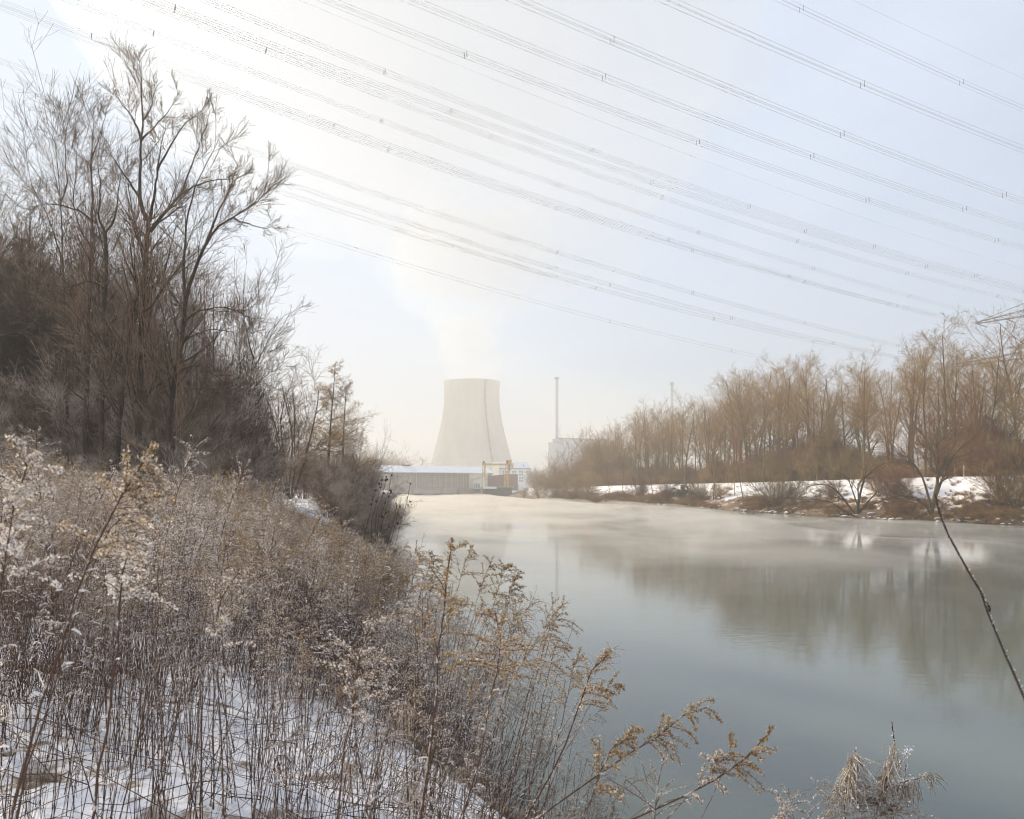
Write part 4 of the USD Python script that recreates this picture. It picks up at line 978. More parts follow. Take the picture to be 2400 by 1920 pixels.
# slim trees that fill the grove between and behind the big ones
GROVE = [make_proto(f'grove_{k}', *bare_tree('', '', 190 + k, 12.0, 0.085, 0.12, 20, (18, 42), (0.34, 0.15), 0.12, 10, 8, rmin=0.0065, lean=0.05, wob=0.03), 'dark_bark', 'brown_twig') for k in range(3)]
for k, (px, y, H, lab) in enumerate(((80, 38, 11.0, 'slim bare tree between the conifers and the arching bough'), (165, 36, 11.5, 'slim bare tree just left of the straight dark trunk'), (255, 37, 11.0, 'slim bare tree behind the straight dark trunk'), (300, 39, 12.5, 'slim bare tree close behind the tallest tree'), (365, 36, 11.0, 'slim bare tree right of the vine-hung trunk'), (420, 38, 11.5, 'slim bare tree behind the tree nearest the river'), (470, 36, 10.0, 'slim bare tree under the right-hand boughs'), (515, 38, 9.5, 'slim bare tree third from the right end of the near wood'), (555, 40, 8.6, 'slim bare tree second from the right end of the near wood'), (500, 33, 7.0, 'short bare tree before the right-hand boughs'), (30, 41, 11.5, 'slim bare tree nearest the left edge of the grove'), (600, 44, 7.2, 'small bare tree at the right end of the near wood'))):
    x_ = (px - 1200) / F * y
    ref('grove_tree', GROVE[k % 3], lab, 'tree', (x_, y, float(left_z(x_, y)) - 0.1), k * 77 % 360, 'slim trees of the near grove', (H / 12.0 * 0.95, H / 12.0 * 0.95, H / 12.0))

# hanging vines on the trunks
g = np.random.default_rng(51)
for k, (px, top, dpt, n, spread) in enumerate(((335, 470, 29.6, 26, 26), (345, 620, 29.4, 24, 24), (205, 500, 32.6, 16, 16), (190, 610, 32.3, 14, 16), (300, 700, 29.3, 18, 20), (415, 780, 27.6, 10, 14), (480, 640, 28.5, 12, 26), (540, 660, 29.0, 14, 30))):
    o = W(px, top, dpt)
    P, R = [], []
    for q in range(n):
        a = W(px + g.normal() * spread * 0.5, top + g.uniform(-30, 60), dpt + g.normal() * 0.35)
        L = g.uniform(1.6, 4.2)
        m_ = np.linspace(0, 1, 7)
        p_ = a + np.c_[np.cumsum(g.normal(size=7) * 0.05), np.cumsum(g.normal(size=7) * 0.05), -L * m_]
        P.append(p_ - o); R.append(np.full(7, g.uniform(0.005, 0.012)))
    solo_ = thing('hanging_vine', ('reddish vine curtain high on the tallest tree', 'thick vine curtain on the lower trunk of the tallest tree', 'vine tangle under the long arching bough', 'red-brown vines low beside the dark trunks', 'vines on the leaning stem', 'vines at the foot of the tree nearest the river', 'thin vines hanging from the right-hand boughs', 'vines over the frosted thicket at the wood edge')[k], 'vine', o)
    part(solo_, 'strands', MB().tubes(P, R, 3).mesh(), M['vine'])

# thicket under and behind the trees
def left_place(px, y):
    x = (px - 1200) / F * y
    return np.array([x, y, float(left_z(x, y)) - 0.1])
RW = {27.5: 'frontmost', 31.0: 'second', 35.0: 'third', 39.0: 'fourth', 44.0: 'fifth', 50.0: 'rearmost'}
tl = {}
k = 0
for y, pxs, hs, kinds in ((27.5, (455, 500, 540, 580, 610), (2.6, 2.4, 2.1, 1.8, 1.4), 'f'), (31.0, (250, 330, 410, 455, 495, 535, 565), (2.2, 2.6, 3.4, 3.8, 3.8, 3.2, 2.4), 'f'),
                          (35.0, (60, 130, 210, 300, 400, 450, 500, 540, 575), (3.5, 4, 4.5, 5, 4.8, 5.4, 5.4, 4.6, 3.2), 'f'), (39.0, (10, 90, 180, 260, 350, 430, 485, 530, 570), (6.5, 7, 6.5, 6, 5.8, 5.8, 5.6, 4.8, 3.6), 'd'),
                          (44.0, (-10, 60, 130, 200, 280, 340, 420, 490, 550), (9.5, 9.5, 9, 8.0, 7.2, 6.5, 6, 5.6, 4.5), 'd'), (50.0, (0, 70, 140, 220, 300, 380, 460, 530), (11, 11.5, 11, 9.5, 8.0, 7.0, 6.5, 5), 'd')):
    for px, H in zip(pxs, hs):
        p = left_place(px + g.uniform(-10, 10), y + g.uniform(-1.5, 1.5))
        src, b = (FBUSH[k % 3], 4.5) if kinds == 'f' else (DBUSH[k % 2], 6.5)
        s = H / b
        tl[(y, 'n')] = tl.get((y, 'n'), 0) + 1
        ref('thicket_shrub', src, f"{'frosted twiggy' if kinds == 'f' else 'dark dense'} shrub, {NTH[tl[(y, 'n')] - 1]} from the left in the {RW[y]} row of the near thicket", 'shrub', p, k * 67 % 360, 'frosted shrubs of the near thicket' if kinds == 'f' else 'dark shrubs at the back of the near thicket', (s * 0.95, s * 0.95, s))
        k += 1
# dark conifers at the far left
def conifer(seed, H):
    g_ = np.random.default_rng(seed)
    wood, crown = MB(), MB()
    tp = trunk_path(H, g_, 0.01, 0.01)[None]; tr = np.linspace(0.2, 0.02, 12)[None]
    wood.tubes(tp, tr, 7)
    P2, R2 = children(tp, tr, g_, 130, (0.06, 0.99), (70, 105), (0.26, 0.03), 0.03, 0.06, 6, 0.3, 0.015, 0.4, lmin=0.3)
    wood.tubes(P2, R2, 3)
    P3, R3 = children(P2, R2, g_, 16, (0.1, 1.0), (35, 70), (0.4, 0.25), -0.12, 0.08, 4, 0.6, 0.02, 0.6)
    crown.tubes(P3, R3, 3)
    P4, R4 = children(P3, R3, g_, 4, (0.1, 1), (35, 70), (0.5, 0.4), -0.1, 0.1, 3, 0.8, 0.022, 0.7)
    crown.tubes(P4, R4, 3)
    return wood, crown
CON = make_proto('conifer_0', *conifer(61, 14.0), 'dark_bark', 'needle')
for px, y, H, lab in ((-25, 56, 14.5, 'dark conifer cut by the left edge behind the thicket'), (45, 60, 15.0, 'dark conifer second from the left edge behind the thicket'), (110, 64, 14.5, 'dark conifer third from the left edge, lowest top of the three'), (-70, 50, 13.5, 'dark conifer just outside the left edge')):
    p = left_place(px, y)
    ref('dark_conifer', CON, lab, 'tree', p, px * 3 % 360, 'dark conifers behind the thicket', H / 14.0)

# trees and bushes further along the near bank
def clump(seed, H, stems):
    return shrub(seed, H, stems, (4, 24), 0.10, 9, 8, 3, 0.011, up=0.06, K_=9, base_r=0.5)
DOME = make_proto('dome_bush', *shrub(75, 3.6, 46, (5, 78), 0.03, 11, 8, 0, 0.007, up=0.03, base_r=0.8, tlen=(0.4, 0.28)), 'brown_twig', 'frost_twig', ('stems', 'twigs'))
for k, (px, y, H, lab) in enumerate(((812, 60, 4.3, 'large domed frosted bush at the water left of the power station'), (858, 66, 3.6, 'domed frosted bush reaching farthest over the water'), (800, 57, 3.2, 'domed brown-grey bush on the bank behind the snowy path'), (830, 50, 1.8, 'small domed bush in front of the large domed one'))):
    p = left_place(px, y); s = H / 3.6
    ref('domed_bush', DOME, lab, 'bush', p, k * 83, None, (s * 0.5, s * 0.5, s))
w_, c_ = clump(71, 10.0, 9)
p = left_place(676, 70)
t = thing('multi_stem_tree', 'bare tree of many stems rising from one foot right of the near wood', 'tree', p)
part(t, 'trunks', w_.mesh(), M['dark_bark'], True); part(t, 'crown', c_.mesh(), M['brown_twig'])
def alder(seed, H, lean):
    g_ = np.random.default_rng(seed)
    wood, crown = MB(), MB()
    tp = trunk_path(H, g_, lean, 0.02)[None]; tr = np.linspace(0.16, 0.015, 12)[None]
    wood.tubes(tp, tr, 7)
    P2, R2 = children(tp, tr, g_, 62, (0.12, 0.99), (55, 88), (0.36, 0.06), 0.02, 0.07, 7, 0.3, 0.010, 0.4, lmin=0.4)
    wood.tubes(P2, R2, 4)
    P3, R3 = children(P2, R2, g_, 12, (0.15, 1.0), (30, 65), (0.34, 0.3), 0.05, 0.12, 4, 0.6, 0.008, 0.6)
    crown.tubes(P3, R3, 3)
    P4, R4 = children(P3, R3, g_, 5, (0.2, 1), (30, 70), (0.5, 0.4), 0.0, 0.15, 3, 0.8, 0.009, 0.7)
    crown.tubes(P4, R4, 3)
    return wood, crown
for px, y, H, seed, lab in ((768, 84, 13.2, 81, 'taller of two slim alder-like trees with layered branches right of the near wood'), (800, 86, 11.8, 82, 'shorter right-hand one of two slim alder-like trees, long branches reaching over the river')):
    p = left_place(px, y)
    p[2] -= 0.2
    t = thing('alder_tree', lab, 'tree', p)
    a, b = alder(seed, H, 0.02)
    part(t, 'trunk', a.mesh(), M['dark_bark'], True); part(t, 'crown', b.mesh(), M['twig'])
k = 0
for px, y, H, m_, lab in ((640, 62, 3.6, 2, 'frosted shrub behind the many-stemmed tree, left side'), (710, 75, 4.0, 1, 'brown shrub right behind the many-stemmed tree'), (745, 78, 3.2, 0, 'grey shrub at the foot of the taller alder'), (780, 80, 3.2, 2, 'frosted shrub between the two alders'), (815, 84, 3.6, 1, 'brown bush under the shorter alder'),
                          (850, 90, 3.8, 0, 'pale frosted bush beside the river left of the power station'), (835, 76, 3.8, 2, 'low frosted bush in front of the riverside bushes'), (866, 100, 3.9, 1, 'rounded bush hanging over the water left of the power station'), (880, 97, 3.0, 0, 'outermost frosted bush over the water'), (760, 66, 2.4, 1, 'low brown bush beyond the snowy path'), (800, 68, 2.4, 0, 'small grey bush above the snowy path'), (700, 92, 5, 2, 'tall frosted shrub behind the alders, left'), (740, 100, 4.6, 1, 'tall brown shrub behind the alders, middle'), (830, 112, 5.2, 2, 'tall hazy shrub behind the shorter alder'), (862, 124, 4.2, 0, 'hazy shrub farthest along the near bank')):
    p = left_place(px, y); s = H / 4.5
    if 'over the water' in lab or 'hanging' in lab: p[2] = max(p[2], 0.6)
    ref('riverside_bush', FBUSH[m_], lab, 'bush', p, k * 97 % 360, None, (s * 1.1, s * 1.1, s)); k += 1

for k, (px, y, H) in enumerate(((770, 44, 1.5), (800, 46, 1.6), (830, 50, 1.8), (790, 52, 1.9), (850, 56, 2.1), (870, 60, 2.3), (885, 66, 2.5), (820, 60, 2.2), (902, 74, 2.2), (760, 56, 1.5), (845, 44, 1.3), (866, 49, 1.4), (812, 40, 1.3), (835, 38, 1.2), (905, 82, 3.0), (893, 58, 1.6))):
    p = left_place(px, y); s = H / 4.5; p[2] = max(p[2], 0.3)
    ref('bank_shrub', FBUSH[(k * 2) % 3], f'low frosted shrub lining the water beyond the goldenrod, {NTH[min(k, 11)]} counted from the snowy path' if k < 12 else ('low frosted shrub just behind the goldenrod edge, left one', 'low frosted shrub just behind the goldenrod edge, right one', 'low frosted shrub at the tip of the near bank', 'low frosted shrub leaning over the misty water')[k - 12], 'shrub', p, k * 71 % 360, 'low frosted shrubs lining the near bank', (s * 1.7, s * 1.7, s))

# distant trees behind the power station
for k, (px, y, H) in enumerate(((800, 700, 20), (830, 720, 22), (860, 740, 23), (885, 760, 24), (905, 780, 25), (925, 760, 23), (950, 800, 21), (1252, 560, 10), (1262, 600, 12))):
    x = (px - 1200) / F * y
    ref('distant_tree', BUSH[k % 3], 'faint hazy tree far behind the power station', 'tree', (x, y, 3.3), k * 40, 'hazy trees behind the power station', (H / 4.0, H / 4.0, H / 4.0))

# ------------------------------------------------------------------ frosted goldenrod stand
M['rod_stem'] = K(stage, '/World/Looks/rod_stem', {
    'tc': ('texture_coordinate', {}), 'n': ('noise_texture', {'scale': 35.0, 'detail': 3.0}), 'g': ('geometry', {}), 'xyz': ('separate_xyz', {}), 'o': ('object_info', {}),
    'k': ('math', {'math_type': 'multiply_add', 'value2': -0.10}),
    'r': ('rgb_ramp', {'ramp': [(0, (0.060, 0.034, 0.022)), (0.58, (0.085, 0.048, 0.030)), (0.66, (0.52, 0.46, 0.42)), (1, (0.76, 0.73, 0.72))]}),
    'p': ('principled_bsdf', {'roughness': 0.8, 'specular_ior_level': 0.2})},
    [('tc.object', 'n.vector'), ('g.normal', 'xyz.vector'), ('xyz.x', 'k.value1'), ('n.fac', 'k.value3'), ('k.value', 'r.fac'), ('r.color', 'p.base_color')], surface='p.BSDF')
def island_mat(name, stops):
    return K(stage, '/World/Looks/' + name, {'g': ('texture_coordinate', {}), 'n': ('noise_texture', {'scale': 170.0, 'detail': 2.0, 'roughness': 0.7}), 'gp': ('geometry', {}), 'n3': ('noise_texture', {'scale': 0.55, 'detail': 3.0}), 'sh': ('math', {'math_type': 'multiply_add', 'value2': 0.55, 'value3': -0.265}), 'ad': ('math', {'math_type': 'add'}), 'k': ('map_range', {'from_min': 0.30, 'from_max': 0.70, 'clamp': True}), 'r': ('rgb_ramp', {'ramp': stops}), 'p': ('principled_bsdf', {'roughness': 0.9, 'specular_ior_level': 0.1}), 't': ('translucent_bsdf', {}), 'm': ('mix_closure', {'fac': 0.35})},
             [('g.object', 'n.vector'), ('gp.position', 'n3.vector'), ('n3.fac', 'sh.value1'), ('n.fac', 'ad.value1'), ('sh.value', 'ad.value2'), ('ad.value', 'k.value'), ('k.result', 'r.fac'), ('r.color', 'p.base_color'), ('r.color', 't.color'), ('p.BSDF', 'm.closure1'), ('t.BSDF', 'm.closure2')], surface='m.closure')
M['plume'] = island_mat('frosted_plume', [(0, (0.10, 0.06, 0.028)), (0.36, (0.22, 0.145, 0.075)), (0.50, (0.33, 0.245, 0.165)), (0.565, (0.69, 0.64, 0.60)), (1, (0.82, 0.80, 0.79))])
M['plume_brown'] = island_mat('brown_plume', [(0, (0.15, 0.09, 0.035)), (0.45, (0.31, 0.20, 0.085)), (0.64, (0.40, 0.30, 0.17)), (0.72, (0.66, 0.60, 0.54)), (1, (0.80, 0.79, 0.80))])
M['rod_leaf'] = island_mat('shrivelled_leaf', [(0, (0.09, 0.06, 0.04)), (0.45, (0.16, 0.11, 0.08)), (0.55, (0.55, 0.52, 0.52)), (1, (0.75, 0.75, 0.78))])

def rod_along(path, radii, g_, n_br=16, brl=0.16, fuzz=40, fs=0.008, side=None, plume_len=0.30, leaves=26, sides=4, curl=1.0, leafy=0.7, open_=False):
    """One stalk along a path: stem, shrivelled leaves, one-sided feathery plume of arching branchlets."""
    stem, leaf, plume = MB(), MB(), MB()
    P, R = np.asarray(path, float)[None], np.asarray(radii, float)[None]
    stem.tubes(P, R, sides)
    K0 = P.shape[1]
    L = np.linalg.norm(np.diff(P[0], axis=0), axis=1).sum()
    f0 = max(0.05, 1 - plume_len / L)
    side = np.array([1.0, 0, 0]) if side is None else np.asarray(side, float)
    P2, R2 = children(P, R, g_, n_br, (f0, 0.995), (35, 70) if not open_ else (25, 50), (brl / L * 1.15, brl / L * 0.45), -0.20 * curl, 0.10, 6, 0.6, 0.0011, 0.5, lmin=0.03, bias=side * 0.35)
    stem.tubes(P2, R2, 3)
    n2 = len(P2)
    if n2:
        m_ = n2 * fuzz
        idx = np.repeat(np.arange(n2), fuzz); u = g_.uniform(0.12, 1.0, m_) * 4.999
        i = u.astype(int); fr = (u - i)[:, None]
        c = P2[idx, i] * (1 - fr) + P2[idx, i + 1] * fr
        if open_:
            c = c + g_.normal(size=(m_, 3)) * fs * 2.2
        c = c + np.array([0, 0, 0.35 * fs]) + g_.normal(size=(m_, 3)) * fs * 0.55
        q = g_.normal(size=(m_, 3, 3)); q /= np.linalg.norm(q, axis=2, keepdims=True)
        sz = fs * g_.uniform(0.5, 1.25, m_)[:, None, None]
        plume.add((c[:, None] + q * sz).reshape(-1, 3), np.arange(m_ * 3).reshape(-1, 3))
    nl = int(leaves)
    if nl:
        PL, RL = children(P, R, g_, nl, (0.12, f0 + 0.05), (40, 80), (0.075 / L * leafy, 0.06 / L * leafy), -0.35, 0.25, 5, 0.4, 0.0016, 0.8, lmin=0.025)
        w = 0.006 * g_.uniform(0.3, 1.0, len(PL))[:, None] * np.sin(np.linspace(0.35, 3.0, 5))[None]
        e = g_.normal(size=(len(PL), 1, 3)); e /= np.linalg.norm(e, axis=2, keepdims=True)
        A, B = PL + e * w[..., None], PL - e * w[..., None]
        V = np.stack([A, B], 2).reshape(len(PL), 10, 3)
        q = np.array([[2 * k, 2 * k + 2, 2 * k + 3, 2 * k + 1] for k in range(4)])
        leaf.add(V.reshape(-1, 3), (q[None] + (np.arange(len(PL)) * 10)[:, None, None]).reshape(-1, 4))
    return stem, leaf, plume

def rod_path(H, g_, lean=0.14, K_=10, nod=0.25):
    d = np.array([g_.normal() * lean + 0.05, g_.normal() * lean, 1.0]); p = [np.zeros(3)]
    for k in range(K_ - 1):
        d = d / np.linalg.norm(d)
        p.append(p[-1] + d * H / (K_ - 1))
        d = d + g_.normal(size=3) * 0.045 + (np.array([nod * 0.5, 0, 0]) if k > 5 else 0)
    p = np.array(p)
    r = np.linspace(0.0036, 0.0013, K_)
    return p, r
RODS = []
for k in range(12):
    g_ = np.random.default_rng(300 + k)
    H = (1.55, 1.7, 1.4, 1.8, 1.5, 1.65, 1.3, 1.75, 1.45, 1.6, 1.2, 1.55)[k]
    p_, r_ = rod_path(H, g_)
    st_, lf_, pl_ = rod_along(p_, r_, g_, (14, 18, 12, 20, 15, 17, 12, 18, 22, 10, 9, 24)[k], (0.15, 0.2, 0.13, 0.2, 0.16, 0.18, 0.12, 0.2, 0.24, 0.14, 0.1, 0.26)[k], 52, 0.0052, None, (0.26, 0.34, 0.24, 0.36, 0.28, 0.3, 0.2, 0.34, 0.45, 0.26, 0.2, 0.5)[k], 34, 4, 1.0, 1.0, k in (8, 11))
    pr = proto(f'rod_{k}')
    usdkit.mesh(stage, f'/World/Kinds/rod_{k}/stem', st_.mesh(), M['rod_stem'], True)
    usdkit.mesh(stage, f'/World/Kinds/rod_{k}/leaves', lf_.mesh(), M['rod_leaf'])
    usdkit.mesh(stage, f'/World/Kinds/rod_{k}/plume', pl_.mesh(), M['plume_brown' if k in (1, 5, 7) else 'plume'])
    RODS.append(pr.GetPath())

def rods_ok(x, y):
    d = lx(y) - x
    if y < 1.6 or d < (0.35 if y < 6 else 0.2) or (x * x + y * y) < 2.6 ** 2 or x < -0.60 * y - 1.6:
        return False
    if y < 6 and x > 0.62 - 0.02 * y:
        return False
    if 41 < y < 53 and 4.5 < d < 7.5:
        return False
    return True
g = np.random.default_rng(77)
cand = []
for y0, y1, dens in ((1.6, 4.0, 26), (4.0, 8.0, 46), (8.0, 14.0, 52), (14.0, 24.0, 36), (24.0, 40.0, 20), (40.0, 78.0, 10)):
    area_w = 0.62 * y1 + 6
    n = int(dens * (y1 - y0) * area_w)
    for x, y in zip(g.uniform(-0.60 * y1 - 1.6, 4.0, n), g.uniform(y0, y1, n)):
        if rods_ok(x, y):
            d = lx(y) - x
            if d > 15 and y > 14: continue
            if y > 40 and d > 11: continue
            cl = meshkit.fbm(np.array([x * 0.8, y * 0.8, 0.0]), 3, 31)
            if g.random() < np.clip((cl - 0.36) * 4.2, 0.06, 1):
                cand.append((x, y))
cand = np.array(cand)
def stand_top(px):
    return np.interp(px, [-300, 0, 150, 300, 400, 520, 640, 700, 800, 880, 1000, 1180, 1215, 1290, 1400, 1500], [850, 880, 925, 1002, 1062, 1105, 1150, 1195, 1235, 1278, 1300, 1325, 1392, 1495, 1700, 1850])
_z = left_z(cand[:, 0], cand[:, 1])
_top = 1200 + F * (cand[:, 0] + 0.25) / cand[:, 1]
smax = (EYE - (stand_top(_top) - HOR) / F * cand[:, 1] - _z) / 1.62
cand, smax = cand[smax > 0.42], smax[smax > 0.42]
zc = left_z(cand[:, 0], cand[:, 1])
order = np.argsort(np.hypot(cand[:, 0], cand[:, 1]))
cand, zc, smax = cand[order], zc[order], smax[order]
pxc = 1200 + F * cand[:, 0] / cand[:, 1]
vis = (pxc > -60)
near = [i for i in range(len(cand)) if vis[i]][:270]
near_set = set(near)
for i in near:
    k = int(g.integers(12)); s = min(g.uniform(0.6, 1.08), smax[i])
    lean_out = np.clip(1.6 - (lx(cand[i, 1]) - cand[i, 0]), 0, 1) * 16
    zone = ('nearest the camera' if cand[i, 1] < 3.2 else 'deeper in the stand') + (' at the left edge' if pxc[i] < 250 else ' in the left third' if pxc[i] < 560 else ' left of bottom centre' if pxc[i] < 850 else ' by the water side')
    ref('goldenrod_stalk', RODS[k], ('goldenrod stalk with a short round plume', 'tall goldenrod stalk with a brown plume', 'short stalk with a frosted plume', 'very tall stalk with a long frosted plume', 'goldenrod stalk with a slim plume', 'goldenrod stalk with a brown comb plume', 'low goldenrod stalk with a tight plume', 'tall stalk with a brown feathery plume', 'stalk with a wide frosted spray', 'goldenrod stalk with a sparse plume', 'small stalk with a stubby plume', 'stalk with a very long frosted spray')[k] + ', ' + zone, 'dead plant', (cand[i, 0], cand[i, 1], zc[i] - 0.02), g.uniform(-80, 80), 'goldenrod stalks nearest the camera', s, (g.normal() * 5, lean_out + 5 + g.normal() * 6))
FAR = []
for k in range(7):
    g_ = np.random.default_rng(400 + k)
    p_, r_ = rod_path((1.5, 1.7, 1.3, 1.6, 1.45, 1.25, 1.75)[k], g_, K_=7)
    st_, lf_, pl_ = rod_along(p_, r_ * 1.15, g_, (12, 15, 10, 14, 18, 9, 16)[k], (0.16, 0.2, 0.14, 0.18, 0.24, 0.12, 0.2)[k], 24, 0.0088, None, (0.3, 0.36, 0.26, 0.32, 0.5, 0.24, 0.4)[k], 16, 3, 1.0, 1.3, k == 4)
    for _ in range(3):
        h_ = g_.uniform(0.5, 1.25); a_ = g_.normal(size=2) * 0.10; l_ = g_.normal(size=2) * 0.16 + np.array([0.05, 0])
        st_.tubes(np.array([[a_[0] + l_[0] * q * h_ + 0.02 * math.sin(5 * q), a_[1] + l_[1] * q * h_, h_ * q] for q in np.linspace(0, 1, 5)])[None], np.linspace(0.0034, 0.0015, 5)[None], 3)
    FAR.append([(st_.mesh(), 'rod_stem'), (lf_.mesh(), 'rod_leaf'), (pl_.mesh(), 'plume_brown' if k in (1, 5) else 'plume')])
rest = [i for i in range(len(cand)) if i not in near_set and pxc[i] > -140]
yy = cand[rest, 1]
scatter('goldenrod_stand', FAR, np.c_[cand[rest], zc[rest] - 0.03], [int(v) for v in g.integers(0, 7, len(rest))],
        np.c_[np.ones(len(rest)) * (1 + np.clip((yy - 14) / 40, 0, 0.9)), np.ones(len(rest)) * (1 + np.clip((yy - 14) / 40, 0, 0.9)), np.ones(len(rest))] * np.minimum(g.uniform(0.5, 1.1, len(rest)), smax[rest])[:, None],
        g.uniform(-90, 90, len(rest)), 'dense stand of frosted goldenrod covering the near bank',
        [(g.normal() * 6, 3 + g.normal() * 7 + np.clip(1.8 - (lx(cand[i, 1]) - cand[i, 0]), 0, 1) * 18) for i in rest])
print('rods', len(near), len(rest))

# bare dead stems that fill the near stand
BARE = []
for k in range(4):
    g_ = np.random.default_rng(450 + k); st_ = MB()
    for _ in range(5):
        h_ = g_.uniform(0.45, 1.3); a_ = g_.normal(size=2) * 0.13; l_ = g_.normal(size=2) * 0.13 + np.array([0.16, 0])
        st_.tubes(np.array([[a_[0] + l_[0] * q * h_ + 0.015 * math.sin(4 * q + k), a_[1] + l_[1] * q * h_, h_ * q] for q in np.linspace(0, 1, 6)])[None], np.linspace(0.0030, 0.0012, 6)[None] * g_.uniform(0.6, 1.15), 4)
    BARE.append([(st_.mesh(), 'rod_stem')])
bp_ = []
for y0, y1, dens in ((1.7, 3.5, 14), (3.5, 7.0, 15), (7.0, 11.0, 9)):
    n = int(dens * (y1 - y0) * (0.62 * y1 + 3))
    for x, y in zip(g.uniform(-0.60 * y1 - 1.0, 1.6, n), g.uniform(y0, y1, n)):
        if x > -0.6 * y - 0.8 and x * x + y * y > 2.2 ** 2 and lx(y) - x > 0.3 and (y > 5 or x < 0.45) and meshkit.fbm(np.array([x * 1.1, y * 1.1, 7.0]), 3, 5) > 0.40:
            bp_.append((x, y, float(left_z(x, y)) - 0.02))
bsc = np.minimum(g.uniform(0.6, 1.1, len(bp_)), [(EYE - (stand_top(1200 + F * (q[0] + .15) / q[1]) + 10 - HOR) / F * q[1] - q[2]) / 1.3 for q in bp_]).clip(0.15)
scatter('bare_stems', BARE, bp_, [int(v) for v in g.integers(0, 4, len(bp_))], bsc, g.uniform(-50, 50, len(bp_)), 'thin bare dead stems standing in the snow between the goldenrod')

# matted dead grass along the edge of the bank
P, R = [], []
for _ in range(12000):
    y = 2.0 + 32 * g.random() ** 1.6
    d = g.uniform(0.05, 1.9) if g.random() < 0.8 else g.uniform(1.9, 2.8)
    x = float(lx(y)) - d
    L = g.uniform(0.15, 0.55) * (1 + y / 40); a = g.normal() * 0.9 - 0.3; b = g.uniform(0.15, 0.8)
    t_ = np.linspace(0, 1, 5)
    out = L * t_ * b
    P.append(np.c_[x + np.cos(a) * out, y + np.sin(a) * out, left_z(x, y) - 0.02 + L * (t_ * 0.9 - 0.85 * t_ ** 2 * g.uniform(0.4, 1.3))]); R.append(np.array([0.0024, 0.0026, 0.002, 0.0015, 0.0008]) * g.uniform(0.6, 1.3) * (1 + y / 25))
M['mat_grass'] = mat('matted_grass', (0.14, 0.095, 0.055), (0.40, 0.33, 0.27), 6.0, 0.9, lo=0.42, hi=0.6)
solo('matted_grass', MB().tubes(P, R, 3).mesh(), M['mat_grass'], False, 'matted dead grass along the edge of the near bank', kind='stuff')

# fallen stems lying on the snow
P, R = [], []
for _ in range(1500):
    y = g.uniform(1.8, 13) if g.random() < 0.8 else g.uniform(13, 24); x = g.uniform(-0.62 * y - 1, min(1.2, lx(y) - 0.5))
    if x * x + y * y < 1.5 ** 2: continue
    L = g.uniform(0.25, 1.1); a = g.uniform(0, 2 * np.pi); rise = abs(g.normal()) * 0.35
    t_ = np.linspace(0, 1, 6)
    bend = g.normal() * 0.25
    xs_, ys_ = x + np.cos(a) * L * t_ - np.sin(a) * bend * t_ ** 2 * L, y + np.sin(a) * L * t_ + np.cos(a) * bend * t_ ** 2 * L
    z_ = left_z(xs_, ys_) + 0.012 + rise * L * t_
    P.append(np.c_[xs_, ys_, z_]); R.append(np.linspace(0.0032, 0.0012, 6) * g.uniform(0.6, 1.1))
solo('fallen_stems', MB().tubes(P, R, 3).mesh(), M['rod_stem'], True, 'broken stems lying and leaning across the snow among the goldenrod', kind='stuff')

# single stalks that stand out
def hero(label, pts, depth, r0, plume_len, n_br, brl, seed, side=(1, 0, 0), fuzz=60, fs=0.0065, mat_='plume', leaves=30, dz=0.0, name='goldenrod_stalk', curl=1.0):
    g_ = np.random.default_rng(seed)
    q = np.array([W(a, b, depth + (dd_ if len(rest_) else 0)) for a, b, *rest_ in pts for dd_ in (rest_[0] if rest_ else 0,)])
    b = q[0].copy()
    dirn = q[0] - q[1]; dirn /= np.linalg.norm(dirn)
    for _ in range(60):                              # carry the stalk on down to the ground
        if b[2] <= left_z(b[0], b[1]) - 0.02: break
        b = b + dirn * 0.05; dirn = dirn * 0.96 + np.array([0, 0, -0.04])
    q = np.vstack([b, q]) if np.linalg.norm(b - q[0]) > 0.03 else q
    o = q[0].copy()
    pp = smooth_path(q - o, 16)
    pp[1:-1] += g_.normal(size=(14, 3)) * 0.003
    st_, lf_, pl_ = rod_along(pp, np.linspace(r0, r0 * 0.35, 16), g_, n_br, brl, fuzz, fs, np.asarray(side, float), plume_len, leaves, 7, curl)
    t = thing(name, label, 'dead plant', o)
    part(t, 'stem', st_.mesh(), M['rod_stem'], True)
    if leaves: part(t, 'leaves', lf_.mesh(), M['rod_leaf'])
    part(t, 'plume', pl_.mesh(), M[mat_], kind='stuff')
hero('big blurred brown-plumed stalk with a thick dark stem leaning right in the left foreground', [(60, 1800), (150, 1490), (205, 1330), (240, 1235), (275, 1165), (305, 1100), (350, 1060)], 1.9, 0.0052, 0.28, 22, 0.13, 501, (0.6, 0, 0.2), 80, 0.0075, 'plume_brown', 10)
hero('side stem of the blurred stalk bending to the right under its plume', [(180, 1420), (225, 1300), (262, 1240), (310, 1190), (340, 1160)], 1.95, 0.0035, 0.16, 12, 0.1, 502, (1, 0, 0), 70, 0.007, 'plume_brown', 6)
hero('heavily frosted white plume at the left edge', [(0, 1420), (15, 1300), (30, 1200), (45, 1120), (75, 1060)], 1.8, 0.0035, 0.30, 24, 0.13, 503, (0.5, 0, 0.2), 80, 0.007, 'plume', 10)
hero('straight thick black stem in the left foreground with a ragged frosted top', [(225, 1860), (258, 1660), (272, 1500), (282, 1380), (290, 1300), (320, 1250)], 2.2, 0.0058, 0.22, 16, 0.12, 504, (0.8, 0, 0.1), 60, 0.007, 'plume', 14)
